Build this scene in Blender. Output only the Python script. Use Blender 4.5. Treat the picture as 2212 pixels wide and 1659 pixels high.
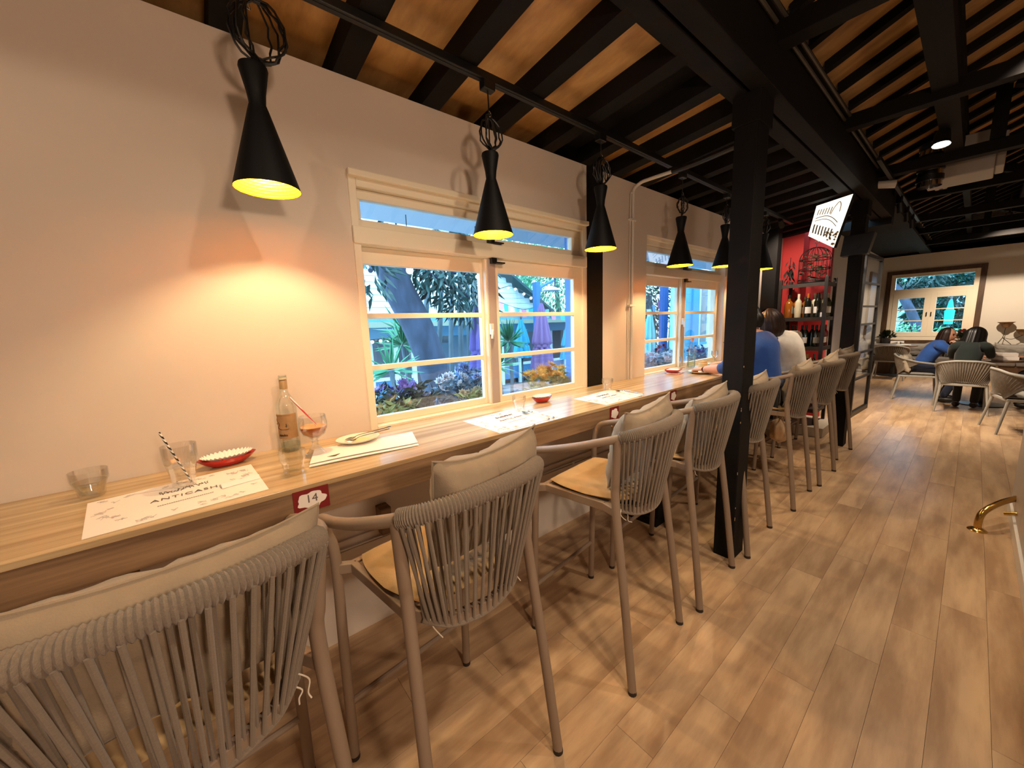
import bpy, bmesh, math, random
from mathutils import Vector, Matrix, noise
random.seed(7)
for o in list(bpy.data.objects): bpy.data.objects.remove(o, do_unlink=True)
scene = bpy.context.scene
COL = scene.collection

# ---------------------------------------------------------------- camera
FPX = 813.0                       # focal length in pixels of the 2212 x 1659 frame
CU, CV = 1106.0, 829.5
def nrm(v): return Vector(v).normalized()
Yc = nrm(((2107-CU)/FPX, -(669-CV)/FPX, -1))          # corridor direction in camera space
Zc = -nrm(((1291-CU)/FPX, -(6100-CV)/FPX, -1))        # up in camera space
Zc = nrm(Zc - Yc*Zc.dot(Yc)); Xc = Yc.cross(Zc)
ROT = Matrix((Xc, Yc, Zc))
CAM = Vector((0, 0, 1.517))
cd = bpy.data.cameras.new('camera'); cam = bpy.data.objects.new('camera', cd); COL.objects.link(cam)
cd.sensor_width = 36.0; cd.sensor_fit = 'HORIZONTAL'; cd.lens = 36.0*FPX/2212.0
cd.clip_start = 0.03; cd.clip_end = 200
cam.matrix_world = Matrix.Translation(CAM) @ ROT.to_4x4()
scene.camera = cam
def ray(u, v): return (ROT @ Vector(((u-CU)/FPX, -(v-CV)/FPX, -1))).normalized()
def at(u, v, axis, val):          # the point of the world plane axis=val seen at a photo pixel
    d = ray(u, v); t = (val-CAM['xyz'.index(axis)])/d['xyz'.index(axis)]; return CAM + d*t

# ---------------------------------------------------------------- daylight and exposure
w = bpy.data.worlds.new('overcast_sky'); scene.world = w; w.use_nodes = True
bg = w.node_tree.nodes['Background']
bg.inputs[0].default_value = (0.38, 0.70, 1.0, 1); bg.inputs[1].default_value = 7.5
vs = scene.view_settings
vs.view_transform = 'Standard'; vs.look = 'None'; vs.gamma = 1.0; vs.use_curve_mapping = False
vs.exposure = 0.55
def lamp(name, kind, loc, energy, color, size=0.05, rot=None, spot=None, blend=.5, target=None, sizey=None):
    l = bpy.data.lights.new(name, kind); l.energy = energy; l.color = color
    if kind in ('POINT', 'SPOT'): l.shadow_soft_size = size
    if kind == 'AREA':
        l.size = size
        if sizey: l.shape = 'RECTANGLE'; l.size_y = sizey
    if kind == 'SPOT': l.spot_size = math.radians(spot); l.spot_blend = blend
    o = bpy.data.objects.new(name, l); COL.objects.link(o); o.location = loc
    if target is not None: o.rotation_euler = (Vector(target)-Vector(loc)).to_track_quat('-Z', 'Y').to_euler()
    return o
WARM = (1.0, 0.75, 0.40); SPOTC = (1.0, 0.80, 0.60)
# the hall's ceiling spotlights go on to the right of and behind the picture
HALL_SPOTS = [((0.25, -1.2, 3.05), (-1.3, -0.6, 0.9), 27), ((0.45, 0.9, 3.05), (-1.0, 1.2, 0.6), 60), ((0.35, 2.2, 3.05), (-0.35, 2.6, 0.0), 55),
              ((0.15, 4.0, 3.05), (-0.3, 4.0, 0.0), 50)]
for l_, tg_, e_ in HALL_SPOTS: lamp('hall_spotlight_offscreen', 'SPOT', l_, e_, SPOTC, .05, spot=95, blend=.6, target=tg_)
# one lamp stands off to the right at about lamp height: it throws the shadow of the first pendant on the wall
lamp('side_lamp_offscreen', 'POINT', (.95, .25, 1.92), 50, (1.0, .72, .52), .09)
# ---------------------------------------------------------------- helpers
def props(o, label=None, cat=None, group=None, kind=None):
    if label: o['label'] = label
    if cat: o['category'] = cat
    if group: o['group'] = group
    if kind: o['kind'] = kind
    return o
def thing(name, label, cat, loc=(0, 0, 0), rotz=0.0, group=None):
    o = bpy.data.objects.new(name, None); COL.objects.link(o); o.empty_display_size = 0.05
    o.location = loc; o.rotation_euler = (0, 0, rotz)
    return props(o, label, cat, group)
def structure(name, loc=(0, 0, 0)):
    o = bpy.data.objects.new(name, None); COL.objects.link(o); o.location = loc; o['kind'] = 'structure'; return o
def copy_tree(o, parent=None):
    c = o.copy(); COL.objects.link(c); c.parent = parent
    for ch in o.children: copy_tree(ch, c)
    return c
def crom(pts, n=6, closed=False):
    P = [Vector(p) for p in pts]; out = []
    m = len(P); rng = range(m) if closed else range(m-1)
    for i in rng:
        p0 = P[(i-1) % m] if closed or i > 0 else P[0]*2-P[1]
        p1 = P[i]; p2 = P[(i+1) % m]
        p3 = P[(i+2) % m] if closed or i+2 < m else P[-1]*2-P[-2]
        for k in range(n):
            t = k/n
            out.append(0.5*((2*p1)+(p2-p0)*t+(2*p0-5*p1+4*p2-p3)*t*t+(3*p1-p0-3*p2+p3)*t**3))
    if not closed: out.append(P[-1])
    return out
class MB:
    def __init__(s): s.v = []; s.f = []; s.uv = None
    def add(s, vs_, fs):
        n = len(s.v); s.v.extend(Vector(x) for x in vs_); s.f.extend(tuple(i+n for i in f) for f in fs); return s
    def box(s, a, b, M=None):
        x0, y0, z0 = a; x1, y1, z1 = b
        vv = [Vector(p) for p in ((x0,y0,z0),(x1,y0,z0),(x1,y1,z0),(x0,y1,z0),(x0,y0,z1),(x1,y0,z1),(x1,y1,z1),(x0,y1,z1))]
        if M: vv = [M @ p for p in vv]
        return s.add(vv, [(3,2,1,0),(4,5,6,7),(0,1,5,4),(1,2,6,5),(2,3,7,6),(3,0,4,7)])
    def bar(s, p, q, wx, wz, up=(0, 0, 1)):          # a straight square bar from p to q
        p, q = Vector(p), Vector(q); d = (q-p).normalized(); u = Vector(up)
        if abs(d.dot(u)) > .99: u = Vector((1, 0, 0))
        a = d.cross(u).normalized()*wx/2; b = a.cross(d).normalized()*wz/2
        vv = [p-a-b, p+a-b, p+a+b, p-a+b, q-a-b, q+a-b, q+a+b, q-a+b]
        return s.add(vv, [(3,2,1,0),(4,5,6,7),(0,1,5,4),(1,2,6,5),(2,3,7,6),(3,0,4,7)])
    def tube(s, pts, r, seg=10, cap=True, closed=False):
        P = [Vector(p) for p in pts]; m = len(P)
        R = r if isinstance(r, (list, tuple)) else [r]*m
        def tan(i):
            a = P[(i-1) % m] if closed or i > 0 else P[i]; b = P[(i+1) % m] if closed or i < m-1 else P[i]
            d = b-a; return d.normalized() if d.length > 1e-9 else Vector((0, 0, 1))
        t0 = tan(0); u = t0.orthogonal().normalized(); n0 = len(s.v)
        for i in range(m):
            t = tan(i); u = (u-t*u.dot(t)); u = u.normalized() if u.length > 1e-6 else t.orthogonal().normalized()
            wv = t.cross(u)
            for k in range(seg):
                a = 2*math.pi*k/seg; s.v.append(P[i]+(u*math.cos(a)+wv*math.sin(a))*R[i])
        for i in range(m if closed else m-1):
            j = (i+1) % m
            for k in range(seg):
                k2 = (k+1) % seg
                s.f.append((n0+i*seg+k, n0+i*seg+k2, n0+j*seg+k2, n0+j*seg+k))
        if cap and not closed:
            s.f.append(tuple(n0+k for k in range(seg-1, -1, -1))); s.f.append(tuple(n0+(m-1)*seg+k for k in range(seg)))
        return s
    def cyl(s, p, q, r, r2=None, seg=16): return s.tube([p, q], [r, r if r2 is None else r2], seg)
    def lathe(s, prof, seg=24, c=(0, 0, 0), M=None, a0=0, a1=2*math.pi):
        n0 = len(s.v); c = Vector(c); full = abs(a1-a0-2*math.pi) < 1e-6; ns = seg if full else seg+1
        for r, z in prof:
            for k in range(ns):
                a = a0+(a1-a0)*k/seg; p = Vector((r*math.cos(a), r*math.sin(a), z))
                if M: p = M @ p
                s.v.append(p+c)
        for i in range(len(prof)-1):
            for k in range(seg):
                k2 = (k+1) % ns
                s.f.append((n0+i*ns+k, n0+i*ns+k2, n0+(i+1)*ns+k2, n0+(i+1)*ns+k))
        return s
    def ball(s, c, r, seg=12, rings=8, M=None):
        rr = Vector(r) if not isinstance(r, (int, float)) else Vector((r, r, r))
        c = Vector(c); n0 = len(s.v)
        for i in range(rings+1):
            th = math.pi*i/rings
            for k in range(seg):
                a = 2*math.pi*k/seg
                p = Vector((rr.x*math.sin(th)*math.cos(a), rr.y*math.sin(th)*math.sin(a), rr.z*math.cos(th)))
                s.v.append((M @ p if M else p)+c)
        for i in range(rings):
            for k in range(seg):
                k2 = (k+1) % seg; s.f.append((n0+i*seg+k, n0+(i+1)*seg+k, n0+(i+1)*seg+k2, n0+i*seg+k2))
        return s
    def prism(s, poly, d):                             # polygon (3d points) extruded along d
        P = [Vector(p) for p in poly]; d = Vector(d); n = len(P)
        return s.add(P+[p+d for p in P], [tuple(range(n-1, -1, -1)), tuple(range(n, 2*n))]+[(i, (i+1) % n, n+(i+1) % n, n+i) for i in range(n)])
    def poly(s, pts): return s.add(pts, [tuple(range(len(pts)))])
    def grid(s, fn, nu, nv, wrapu=False):
        n0 = len(s.v)
        for i in range(nu if wrapu else nu+1):
            for j in range(nv+1): s.v.append(Vector(fn(i/nu, j/nv)))
        for i in range(nu):
            i2 = (i+1) % nu if wrapu else i+1
            for j in range(nv): s.f.append((n0+i*(nv+1)+j, n0+i2*(nv+1)+j, n0+i2*(nv+1)+j+1, n0+i*(nv+1)+j+1))
        return s
    def mesh(s, name, mat, smooth=35, bevel=0, fix=True):
        me = bpy.data.meshes.new(name); bm = bmesh.new()
        vv = [bm.verts.new(p) for p in s.v]
        for f in s.f:
            try: bm.faces.new([vv[i] for i in f])
            except ValueError: pass
        if smooth: bmesh.ops.remove_doubles(bm, verts=bm.verts, dist=1e-6)
        if fix: bmesh.ops.recalc_face_normals(bm, faces=bm.faces)
        if bevel: bmesh.ops.bevel(bm, geom=list(bm.edges), offset=bevel, segments=2, affect='EDGES', profile=.5, clamp_overlap=True)
        bm.to_mesh(me); bm.free()
        if smooth:
            me.polygons.foreach_set('use_smooth', [True]*len(me.polygons))
            me.set_sharp_from_angle(angle=math.radians(smooth))
        if mat: me.materials.append(mat)
        return me
    def build(s, name, mat, parent=None, loc=None, rot=None, **k):
        return link(name, s.mesh(name, mat, **k), parent, loc, rot)
def link(name, me, parent=None, loc=None, rot=None, scale=None):
    o = bpy.data.objects.new(name, me); COL.objects.link(o); o.parent = parent
    if loc is not None: o.location = loc
    if rot is not None: o.rotation_euler = rot
    if scale is not None: o.scale = scale
    return o

# ---------------------------------------------------------------- materials
def rgb(h):                                             # '#rrggbb' -> linear
    h = h.lstrip('#'); out = []
    for i in (0, 2, 4):
        c = int(h[i:i+2], 16)/255; out.append(c/12.92 if c <= .04045 else ((c+.055)/1.055)**2.4)
    return (*out, 1)
def mat(name, col, rough=.5, metal=0.0, var=0.0, scale=(8, 8, 8), bump=0.0, bscale=60, rnd=0.0, detail=4, col2=None, spec=.5, emit=None, estr=0, sheen=0, trans=0, alpha=1, coat=0):
    m = bpy.data.materials.new(name); m.use_nodes = True; nt = m.node_tree; N = nt.nodes; L = nt.links
    b = N['Principled BSDF']; c = rgb(col) if isinstance(col, str) else (*col[:3], 1)
    b.inputs['Base Color'].default_value = c; b.inputs['Roughness'].default_value = rough; b.inputs['Metallic'].default_value = metal
    b.inputs['Specular IOR Level'].default_value = spec
    if sheen: b.inputs['Sheen Weight'].default_value = sheen
    if trans: b.inputs['Transmission Weight'].default_value = trans
    if coat: b.inputs['Coat Weight'].default_value = coat; b.inputs['Coat Roughness'].default_value = .15
    if alpha < 1: b.inputs['Alpha'].default_value = alpha
    if emit: b.inputs['Emission Color'].default_value = rgb(emit) if isinstance(emit, str) else (*emit[:3], 1); b.inputs['Emission Strength'].default_value = estr
    if var or col2 or rnd or bump:
        tc = N.new('ShaderNodeTexCoord'); mp = N.new('ShaderNodeMapping'); mp.inputs['Scale'].default_value = scale
        L.new(tc.outputs['Object'], mp.inputs['Vector'])
    if var or col2 or rnd:
        no = N.new('ShaderNodeTexNoise'); no.inputs['Scale'].default_value = 1; no.inputs['Detail'].default_value = detail; no.inputs['Roughness'].default_value = .6
        if rnd:
            oi = N.new('ShaderNodeObjectInfo'); ad = N.new('ShaderNodeVectorMath'); ad.operation = 'ADD'; ml = N.new('ShaderNodeMath'); ml.operation = 'MULTIPLY'; ml.inputs[1].default_value = 37
            L.new(oi.outputs['Random'], ml.inputs[0]); L.new(mp.outputs[0], ad.inputs[0]); L.new(ml.outputs[0], ad.inputs[1]); L.new(ad.outputs[0], no.inputs['Vector'])
        else: L.new(mp.outputs[0], no.inputs['Vector'])
        c2 = (rgb(col2) if isinstance(col2, str) else (*col2[:3], 1)) if col2 else tuple(x*(1-var) for x in c[:3])+(1,)
        cr = N.new('ShaderNodeValToRGB'); cr.color_ramp.elements[0].position = .36; cr.color_ramp.elements[1].position = .66
        cr.color_ramp.elements[0].color = c2; cr.color_ramp.elements[1].color = c
        L.new(no.outputs['Fac'], cr.inputs[0]); src = cr.outputs[0]
        if rnd:
            hs = N.new('ShaderNodeHueSaturation'); mr = N.new('ShaderNodeMapRange'); mr.inputs[3].default_value = 1-rnd; mr.inputs[4].default_value = 1+rnd
            L.new(oi.outputs['Random'], mr.inputs[0]); L.new(mr.outputs[0], hs.inputs['Value']); L.new(src, hs.inputs['Color']); src = hs.outputs[0]
        L.new(src, b.inputs['Base Color'])
    if bump:
        n2 = N.new('ShaderNodeTexNoise'); n2.inputs['Scale'].default_value = bscale; n2.inputs['Detail'].default_value = 3
        L.new(tc.outputs['Object'], n2.inputs['Vector']); bp = N.new('ShaderNodeBump'); bp.inputs['Strength'].default_value = bump; bp.inputs['Distance'].default_value = .004
        L.new(n2.outputs['Fac'], bp.inputs['Height']); L.new(bp.outputs[0], b.inputs['Normal'])
    return m
def clear_glass(name, tint=(1, 1, 1), refl=.06, rough=0.0, hi=.45):
    m = bpy.data.materials.new(name); m.use_nodes = True; nt = m.node_tree; N = nt.nodes; L = nt.links
    N.remove(N['Principled BSDF']); out = N['Material Output']
    t = N.new('ShaderNodeBsdfTransparent'); t.inputs[0].default_value = (*tint, 1)
    g = N.new('ShaderNodeBsdfGlossy'); g.inputs['Roughness'].default_value = rough
    lw = N.new('ShaderNodeLayerWeight'); lw.inputs[0].default_value = .35
    mr = N.new('ShaderNodeMapRange'); mr.inputs[3].default_value = refl; mr.inputs[4].default_value = hi
    mx = N.new('ShaderNodeMixShader')
    L.new(lw.outputs['Fresnel'], mr.inputs[0]); L.new(mr.outputs[0], mx.inputs[0]); L.new(t.outputs[0], mx.inputs[1]); L.new(g.outputs[0], mx.inputs[2]); L.new(mx.outputs[0], out.inputs[0])
    return m
def stripes(name, ca, cb, axis='Z', freq=60, twist=0.0, rough=.6):   # spiral stripes of a paper straw
    m = mat(name, ca, rough); N = m.node_tree.nodes; L = m.node_tree.links; b = N['Principled BSDF']
    tc = N.new('ShaderNodeTexCoord'); wv = N.new('ShaderNodeTexWave'); wv.bands_direction = 'DIAGONAL' if twist else axis; wv.inputs['Scale'].default_value = freq
    cr = N.new('ShaderNodeValToRGB'); cr.color_ramp.interpolation = 'CONSTANT'; cr.color_ramp.elements[1].position = .5
    cr.color_ramp.elements[0].color = rgb(ca); cr.color_ramp.elements[1].color = rgb(cb)
    L.new(tc.outputs['Object'], wv.inputs['Vector']); L.new(wv.outputs['Fac'], cr.inputs[0]); L.new(cr.outputs[0], b.inputs['Base Color'])
    return m
M = {}
M['wall'] = mat('white_plaster', '#dccdbd', .85, var=.05, scale=(1.2, 1.2, 1.2), bump=.06, bscale=25)
M['wall_far'] = mat('grey_white_plaster', '#d5cdbf', .85, var=.06, scale=(1, 1, 1))
M['frame'] = mat('cream_window_paint', '#e9dcc3', .45)
M['counter'] = mat('pale_wood_laminate', '#d2b98f', .2, col2='#a98c63', scale=(26, .9, 26), detail=5)
M['counter_edge'] = mat('wood_laminate_edge', '#9c7d5c', .5, col2='#6f543c', scale=(20, 1.6, 34), detail=5)
M['floor'] = mat('oak_vinyl_plank', '#c9a983', .30, col2='#a18161', scale=(11, 1.6, 11), rnd=.04, detail=6, bump=.05, bscale=90)
M['black_wood'] = mat('black_stained_timber', '#100c0a', .75, var=.35, scale=(9, 9, 2), bump=.15, bscale=40, spec=.2)
M['ply'] = mat('varnished_plywood', '#cfa163', .5, col2='#a4763f', scale=(3, 9, 3), rnd=.05, detail=5)
M['ply_dark'] = mat('old_roof_board', '#a87f4c', .6, col2='#7f5c35', scale=(3, 9, 3), rnd=.08, detail=5)
M['black_metal'] = mat('black_powdercoat', '#0c0b0a', .45)
M['black_plastic'] = mat('black_plastic', '#0a0a0a', .4)
M['white_metal'] = mat('white_enamel', '#d9d2c8', .4)
M['chrome'] = mat('polished_steel', '#c8c8c6', .16, 1.0)
M['brass'] = mat('polished_brass', '#c9a25c', .18, 1.0)
M['gold'] = mat('yellow_gold_lining', '#ffb812', .42, .1)
M['tube'] = mat('taupe_powdercoat', '#8c7967', .5, bump=.05, bscale=300)
M['rope'] = mat('taupe_rope', '#857766', .85, var=.18, scale=(220, 220, 220), bump=.4, bscale=500, sheen=.2)
M['pillow'] = mat('beige_canvas', '#9a8870', .9, var=.08, scale=(30, 30, 30), bump=.25, bscale=260, sheen=.2)
M['cushion'] = mat('sand_canvas', '#b59668', .9, var=.07, scale=(30, 30, 30), bump=.25, bscale=260, sheen=.2)
M['string'] = mat('cotton_string', '#d8cdbb', .9)
M['foot_cap'] = mat('dark_rubber', '#2a211b', .7)
M['glass'] = clear_glass('thin_window_glass', refl=.04)
M['tumbler'] = clear_glass('tumbler_glass', (.985, .985, .98), .05, hi=.42)
M['paper'] = mat('white_paper', '#f3e9df', .8)
M['print'] = mat('grey_print', '#c4b9b3', .8)
M['ink'] = mat('dark_print', '#6a5d58', .8)
M['red_glaze'] = mat('red_glaze', '#c01f22', .25, coat=.6)
M['red_card'] = mat('dark_red_card', '#7c1416', .5)
M['white_ceramic'] = mat('cream_ceramic', '#efe5cf', .3, coat=.4)
M['silver'] = mat('steel_cutlery', '#b9b7b0', .2, 1.0)
# ================================================================ setting
WX = -1.85
YB, YF = -2.6, 13.8                                   # wall behind the camera, far wall
XR = 3.0
XL2 = -1.69                                           # left wall of the far room
# ---- floor of vinyl planks
floor = structure('floor')
fb = MB().box((-2.0, YB-.15, -.2), (XR+.15, YF+.15, -.012)); fb.build('subfloor', mat('floor_joint', '#5e432a', .8), floor)
PW, PL = .1505, 1.22
pm = {}
def plank_mesh(L_):
    k = round(L_, 2)
    if k not in pm: pm[k] = MB().box((-PW/2+.0005, -L_/2+.0006, -.014), (PW/2-.0005, L_/2-.0006, 0)).mesh('plank', M['floor'], smooth=0)
    return pm[k]
rest = MB(); npl = 0
for i in range(int((XR+1.9)/PW)+1):
    x = -1.924+PW*(i+.5); j0 = .845+(i-4)*.355       # end joints step from row to row
    y = j0-math.ceil((j0-YB)/PL)*PL
    while y < YF:
        a, b = max(y, YB), min(y+PL, YF)
        if b-a > .05:
            if x < 1.15 and b > -.3:
                link('plank', plank_mesh(b-a), floor, (x, (a+b)/2, 0)); npl += 1
            else: rest.box((x-PW/2+.0008, a+.0008, -.014), (x+PW/2-.0008, b-.0008, 0))
        y += PL
o = rest.build('planking', M['floor'], floor, smooth=0); o['kind'] = 'stuff'
# ---- left wall with two window openings
W1 = (.600, 2.240, 1.00, 2.228)                        # y0 y1 z0 z1
W2 = (3.062, 4.70, 1.00, 2.250)
wall_left = structure('wall_left'); wl = MB()
TH = .13; ZT = 2.62
def wpiece(y0, y1, z0, z1): wl.box((WX-TH, y0, z0), (WX, y1, z1))
wpiece(YB, W1[0], 0, ZT); wpiece(W1[0], W1[1], 0, W1[2]); wpiece(W1[0], W1[1], W1[3], ZT); wpiece(W1[1], W2[0], 0, ZT)
wpiece(W2[0], W2[1], 0, W2[2]); wpiece(W2[0], W2[1], W2[3], ZT); wpiece(W2[1], 6.9, 0, ZT)
wl.build('plaster', M['wall'], wall_left, smooth=0)
# outer closing board above the wall plate, under the eaves
MB().box((WX-.32, YB, 2.5), (WX-.28, 6.9, 2.80)).box((WX-.32, YB, 2.5), (WX-TH, 6.9, 2.53)).build('eaves_board', M['black_wood'], wall_left, smooth=0)
# dado ledge under the counter and thin cable clips
lg = MB().box((WX, YB, .435), (WX+.035, 5.9, .475)).box((WX, YB, .475), (WX+.018, 5.9, .52)); lg.build('dado_ledge', M['wall'], wall_left, smooth=0, bevel=.003)
cb = MB().tube(crom([(WX+.03, -.6, .485), (WX+.032, 1.0, .483), (WX+.03, 2.2, .487)], 8), .005, 6)
for y in (1.25, 1.72, 2.05): cb.box((WX+.02, y-.008, .478), (WX+.042, y+.008, .496))
cb.build('cable', M['white_metal'], wall_left)
MB().box((WX, .585, .50), (WX+.07, .64, .64)).build('wood_block', M['counter_edge'], wall_left, smooth=0, bevel=.003)
# far half of the left wall, far wall, right wall, wall behind the camera
wall_far = structure('wall_far')
FW = (-1.46, .03, .80, 2.46)                           # opening of far window: x0 x1 z0 z1
wf = MB(); T2 = .14
def fpiece(x0, x1, z0, z1): wf.box((x0, YF, z0), (x1, YF+T2, z1))
fpiece(XL2-.3, FW[0], 0, 3.03); fpiece(FW[1], XR+.15, 0, 3.03); fpiece(FW[0], FW[1], 0, FW[2]); fpiece(FW[0], FW[1], FW[3], 3.03)
wf.build('plaster', M['wall_far'], wall_far, smooth=0)
MB().box((XL2-.3, YF-.12, 3.03), (XR+.15, YF+.14, 3.34)).build('dark_plate', M['black_wood'], wall_far, smooth=0)
o = MB().box((XL2-.16, 7.0, 0), (XL2, YF, 2.95)).build('wall_far_left', M['wall_far'], smooth=0); o['kind'] = 'structure'
o = MB().box((XR, YB, 0), (XR+.14, YF+.1, 3.6)).build('wall_right', M['wall_far'], smooth=0); o['kind'] = 'structure'
o = MB().box((WX-.3, YB-.14, 0), (XR+.14, YB, 4.2)).build('wall_back', M['wall'], smooth=0); o['kind'] = 'structure'
# red return wall behind the wine rack
red = mat('red_wall_paint', '#b3201c', .7, var=.08, scale=(2, 2, 2))
wr = MB().box((WX-.13, 6.9, 0), (-1.34, 7.02, 3.0)); wr.box((WX-.13, 6.62, 0), (-1.60, 6.9, 3.0))
o = wr.build('wall_red', red, smooth=0); o['kind'] = 'structure'
# ---- lean-to ceiling over the counter: boards between black rafters
ceil1 = structure('ceiling')
SL = .09
def zb(x): return 2.62+SL*(x-WX)                       # underside of the rafters
edges = [-2.24, -1.82, -1.41, -.99, -.57, -.155, .262, .678, 1.092, 1.504, 1.922, 2.29, 2.647]
while edges[-1] < 6.6: edges.append(edges[-1]+.36)
XB = -.978
for i, ye in enumerate(edges):
    r = MB(); a, b = ye-.097, ye
    r.prism([(WX-.28, a, zb(WX-.28)), (XB+.02, a, zb(XB+.02)), (XB+.02, a, zb(XB+.02)+.11), (WX-.28, a, zb(WX-.28)+.11)], (0, b-a, 0))
    r.build('rafter', M['black_wood'], ceil1, smooth=0)
    if i:
        a0, b0 = edges[i-1]-.05, ye-.05
        h = (b0-a0)/2; X0, X1 = WX-.3, XB+.03
        p = MB().prism([(X0, -h, zb(X0)+.1), (X1, -h, zb(X1)+.1), (X1, -h, zb(X1)+.115), (X0, -h, zb(X0)+.115)], (0, 2*h-.002, 0))
        m_ = M['black_wood'] if i == 11 else M['ply']
        link('ceiling_board', p.mesh('ceiling_board', m_, smooth=0), ceil1, (0, (a0+b0)/2, 0))
# double longitudinal beam carried by the pillars, with the dark fascia of the hall above it
ZBEAM = 2.70
for x0, x1 in ((XB, -.885), (-.868, -.775)):
    MB().box((x0, YB, ZBEAM), (x1, 6.9, ZBEAM+.24)).build('beam', M['black_wood'], ceil1, smooth=0, bevel=.004)
MB().box((-.985, YB, ZBEAM+.2), (-.80, YF, 3.14)).build('fascia', M['black_wood'], ceil1, smooth=0)
MB().box((-1.72, 6.86, 2.62), (-.775, 7.02, 3.14)).build('cross_fascia', M['black_wood'], ceil1, smooth=0)
MB().box((-1.9, 6.9, 2.95), (-.80, YF, 3.02)).build('side_soffit', M['black_wood'], ceil1, smooth=0)
# main gable roof of the hall
XR0, ZR0, PIT = -.80, 3.10, .42
RIDGE = 1.1
def zr(x): return ZR0+PIT*(x-XR0) if x <= RIDGE else ZR0+PIT*(RIDGE-XR0)-PIT*(x-RIDGE)
y = YB
rafter_me = MB().prism([(XR0, -.028, zr(XR0)+.03), (RIDGE, -.028, zr(RIDGE)+.03), (XR+.1, -.028, zr(XR+.1)+.03), (XR+.1, -.028, zr(XR+.1)+.1), (RIDGE, -.028, zr(RIDGE)+.1), (XR0, -.028, zr(XR0)+.1)], (0, .056, 0)).mesh('rafter', M['black_wood'], smooth=0)
hh = .19
bd = MB()
for xa, xb in ((XR0-.1, RIDGE), (RIDGE, XR+.12)):
    bd.prism([(xa, -hh, zr(xa)+.09), (xb, -hh, zr(xb)+.09), (xb, -hh, zr(xb)+.11), (xa, -hh, zr(xa)+.11)], (0, 2*hh-.003, 0))
board_me = bd.mesh('ceiling_board', M['ply'], smooth=0)
while y < YF+.3:
    link('rafter', rafter_me, ceil1, (0, y, 0)); link('ceiling_board', board_me, ceil1, (0, y+.19, 0)); y += .38
for x in (-.25, .35): MB().box((x-.035, YB, zr(x)-.10), (x+.035, YF, zr(x)+.01)).build('purlin', M['black_wood'], ceil1, smooth=0)
MB().box((RIDGE-.05, YB, zr(RIDGE)-.16), (RIDGE+.06, YF, zr(RIDGE)+.02)).build('ridge_beam', M['black_wood'], ceil1, smooth=0)
# trusses over the pillars: tie beam, king post and braces
for yt in (-.8, 2.52, 5.68, 8.9, 12.1):
    t = MB().box((-.80, yt-.055, 2.90), (XR, yt+.055, 3.0)); t.build('tie_beam', M['black_wood'], ceil1, smooth=0, bevel=.004)
    MB().box((RIDGE-.06, yt-.06, 3.0), (RIDGE+.06, yt+.06, zr(RIDGE))).build('king_post', M['black_wood'], ceil1, smooth=0)
    MB().bar((RIDGE, yt, 3.05), (.05, yt, zr(.05)), .1, .1).build('brace', M['black_wood'], ceil1, smooth=0)
    MB().bar((-.02, yt, 2.95), (-.02, yt, zr(-.02)), .09, .09).build('strut', M['black_wood'], ceil1, smooth=0)
for yt in (4.1, 7.3, 10.5):
    MB().box((-.80, yt-.045, 2.93), (XR, yt+.045, 3.03)).build('tie_beam', M['black_wood'], ceil1, smooth=0)
MB().box((-.33, YB, 2.98), (-.21, 5.74, 3.10)).build('hall_beam', M['black_wood'], ceil1, smooth=0)
# gable infill of the far wall and the wall behind the camera
for yy in (YF, YB-.14):
    MB().prism([(-1.95, yy, 2.9), (XR+.14, yy, 2.9), (XR+.14, yy, zr(XR)+.15), (RIDGE, yy, zr(RIDGE)+.15), (XR0-.1, yy, zr(XR0)+.15), (-1.95, yy, zr(XR0)+.1)], (0, .14, 0)).build('gable_board', M['black_wood'], ceil1, smooth=0)
MB().box((XR, YB, zr(XR)-.2), (XR+.2, YF, zr(XR)+.2)).build('right_plate', M['black_wood'], ceil1, smooth=0)
# ---- free-standing pillars
def pillar(x0, x1, y0, y1, z1, label, wear=False):
    t = thing('timber_pillar', label, 'pillar', ((x0+x1)/2, (y0+y1)/2, 0), group='black timber pillars')
    a, b = (x1-x0)/2, (y1-y0)/2
    MB().box((-a, -b, -.01), (a, b, z1)).build('post', M['black_wood'], t, smooth=0, bevel=.006)
    MB().box((-a-.012, -b-.012, z1-.16), (a+.012, b+.012, z1)).build('capital', M['black_wood'], t, smooth=0, bevel=.004)
    if wear:
        wm = mat('chipped_paint', '#a58a66', .8); k = MB()
        for i in range(16):
            z = random.uniform(.2, 1.4); s = random.uniform(.003, .009); sx = a if i % 2 else -a
            k.box((sx-.0015, -b-.0012, z), (sx+.0015, -b+.002, z+s*2))
        k.build('paint_chips', wm, t, smooth=0)
    return t
pillar(-.947, -.829, 2.43, 2.60, ZBEAM+.01, 'black timber pillar standing between the row of bar chairs and the aisle', True)
pillar(-.947, -.829, 5.60, 5.77, ZBEAM+.01, 'black timber pillar beside the wine rack, carrying a small speaker')
# posts set in the left wall
o = MB().box((WX-.1, 2.262, 1.0), (WX+.006, 2.445, 2.66)).build('wall_post', M['black_wood'], smooth=0, bevel=.003)
props(o, 'black timber post set flush in the wall between the two windows', 'post')
o = MB().box((WX, 5.86, 0), (-1.69, 6.02, 2.66)).build('wall_post', M['black_wood'], smooth=0, bevel=.004)
props(o, 'black timber post against the wall at the end of the counter', 'post')
# small speaker on the second pillar
t = thing('wall_speaker', 'small black wedge speaker fixed to the pillar beside the wine rack', 'speaker', (-.888, 5.56, 2.26))
MB().prism([(-.11, -.06, -.12), (.11, -.06, -.12), (.155, -.06, .09), (-.09, -.06, .09)], (0, .14, 0)).build('cabinet', M['black_plastic'], t, smooth=0, bevel=.005)
MB().cyl((0, -.062, -.02), (0, -.066, -.02), .05, seg=20).build('cone_grille', M['black_metal'], t)

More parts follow.
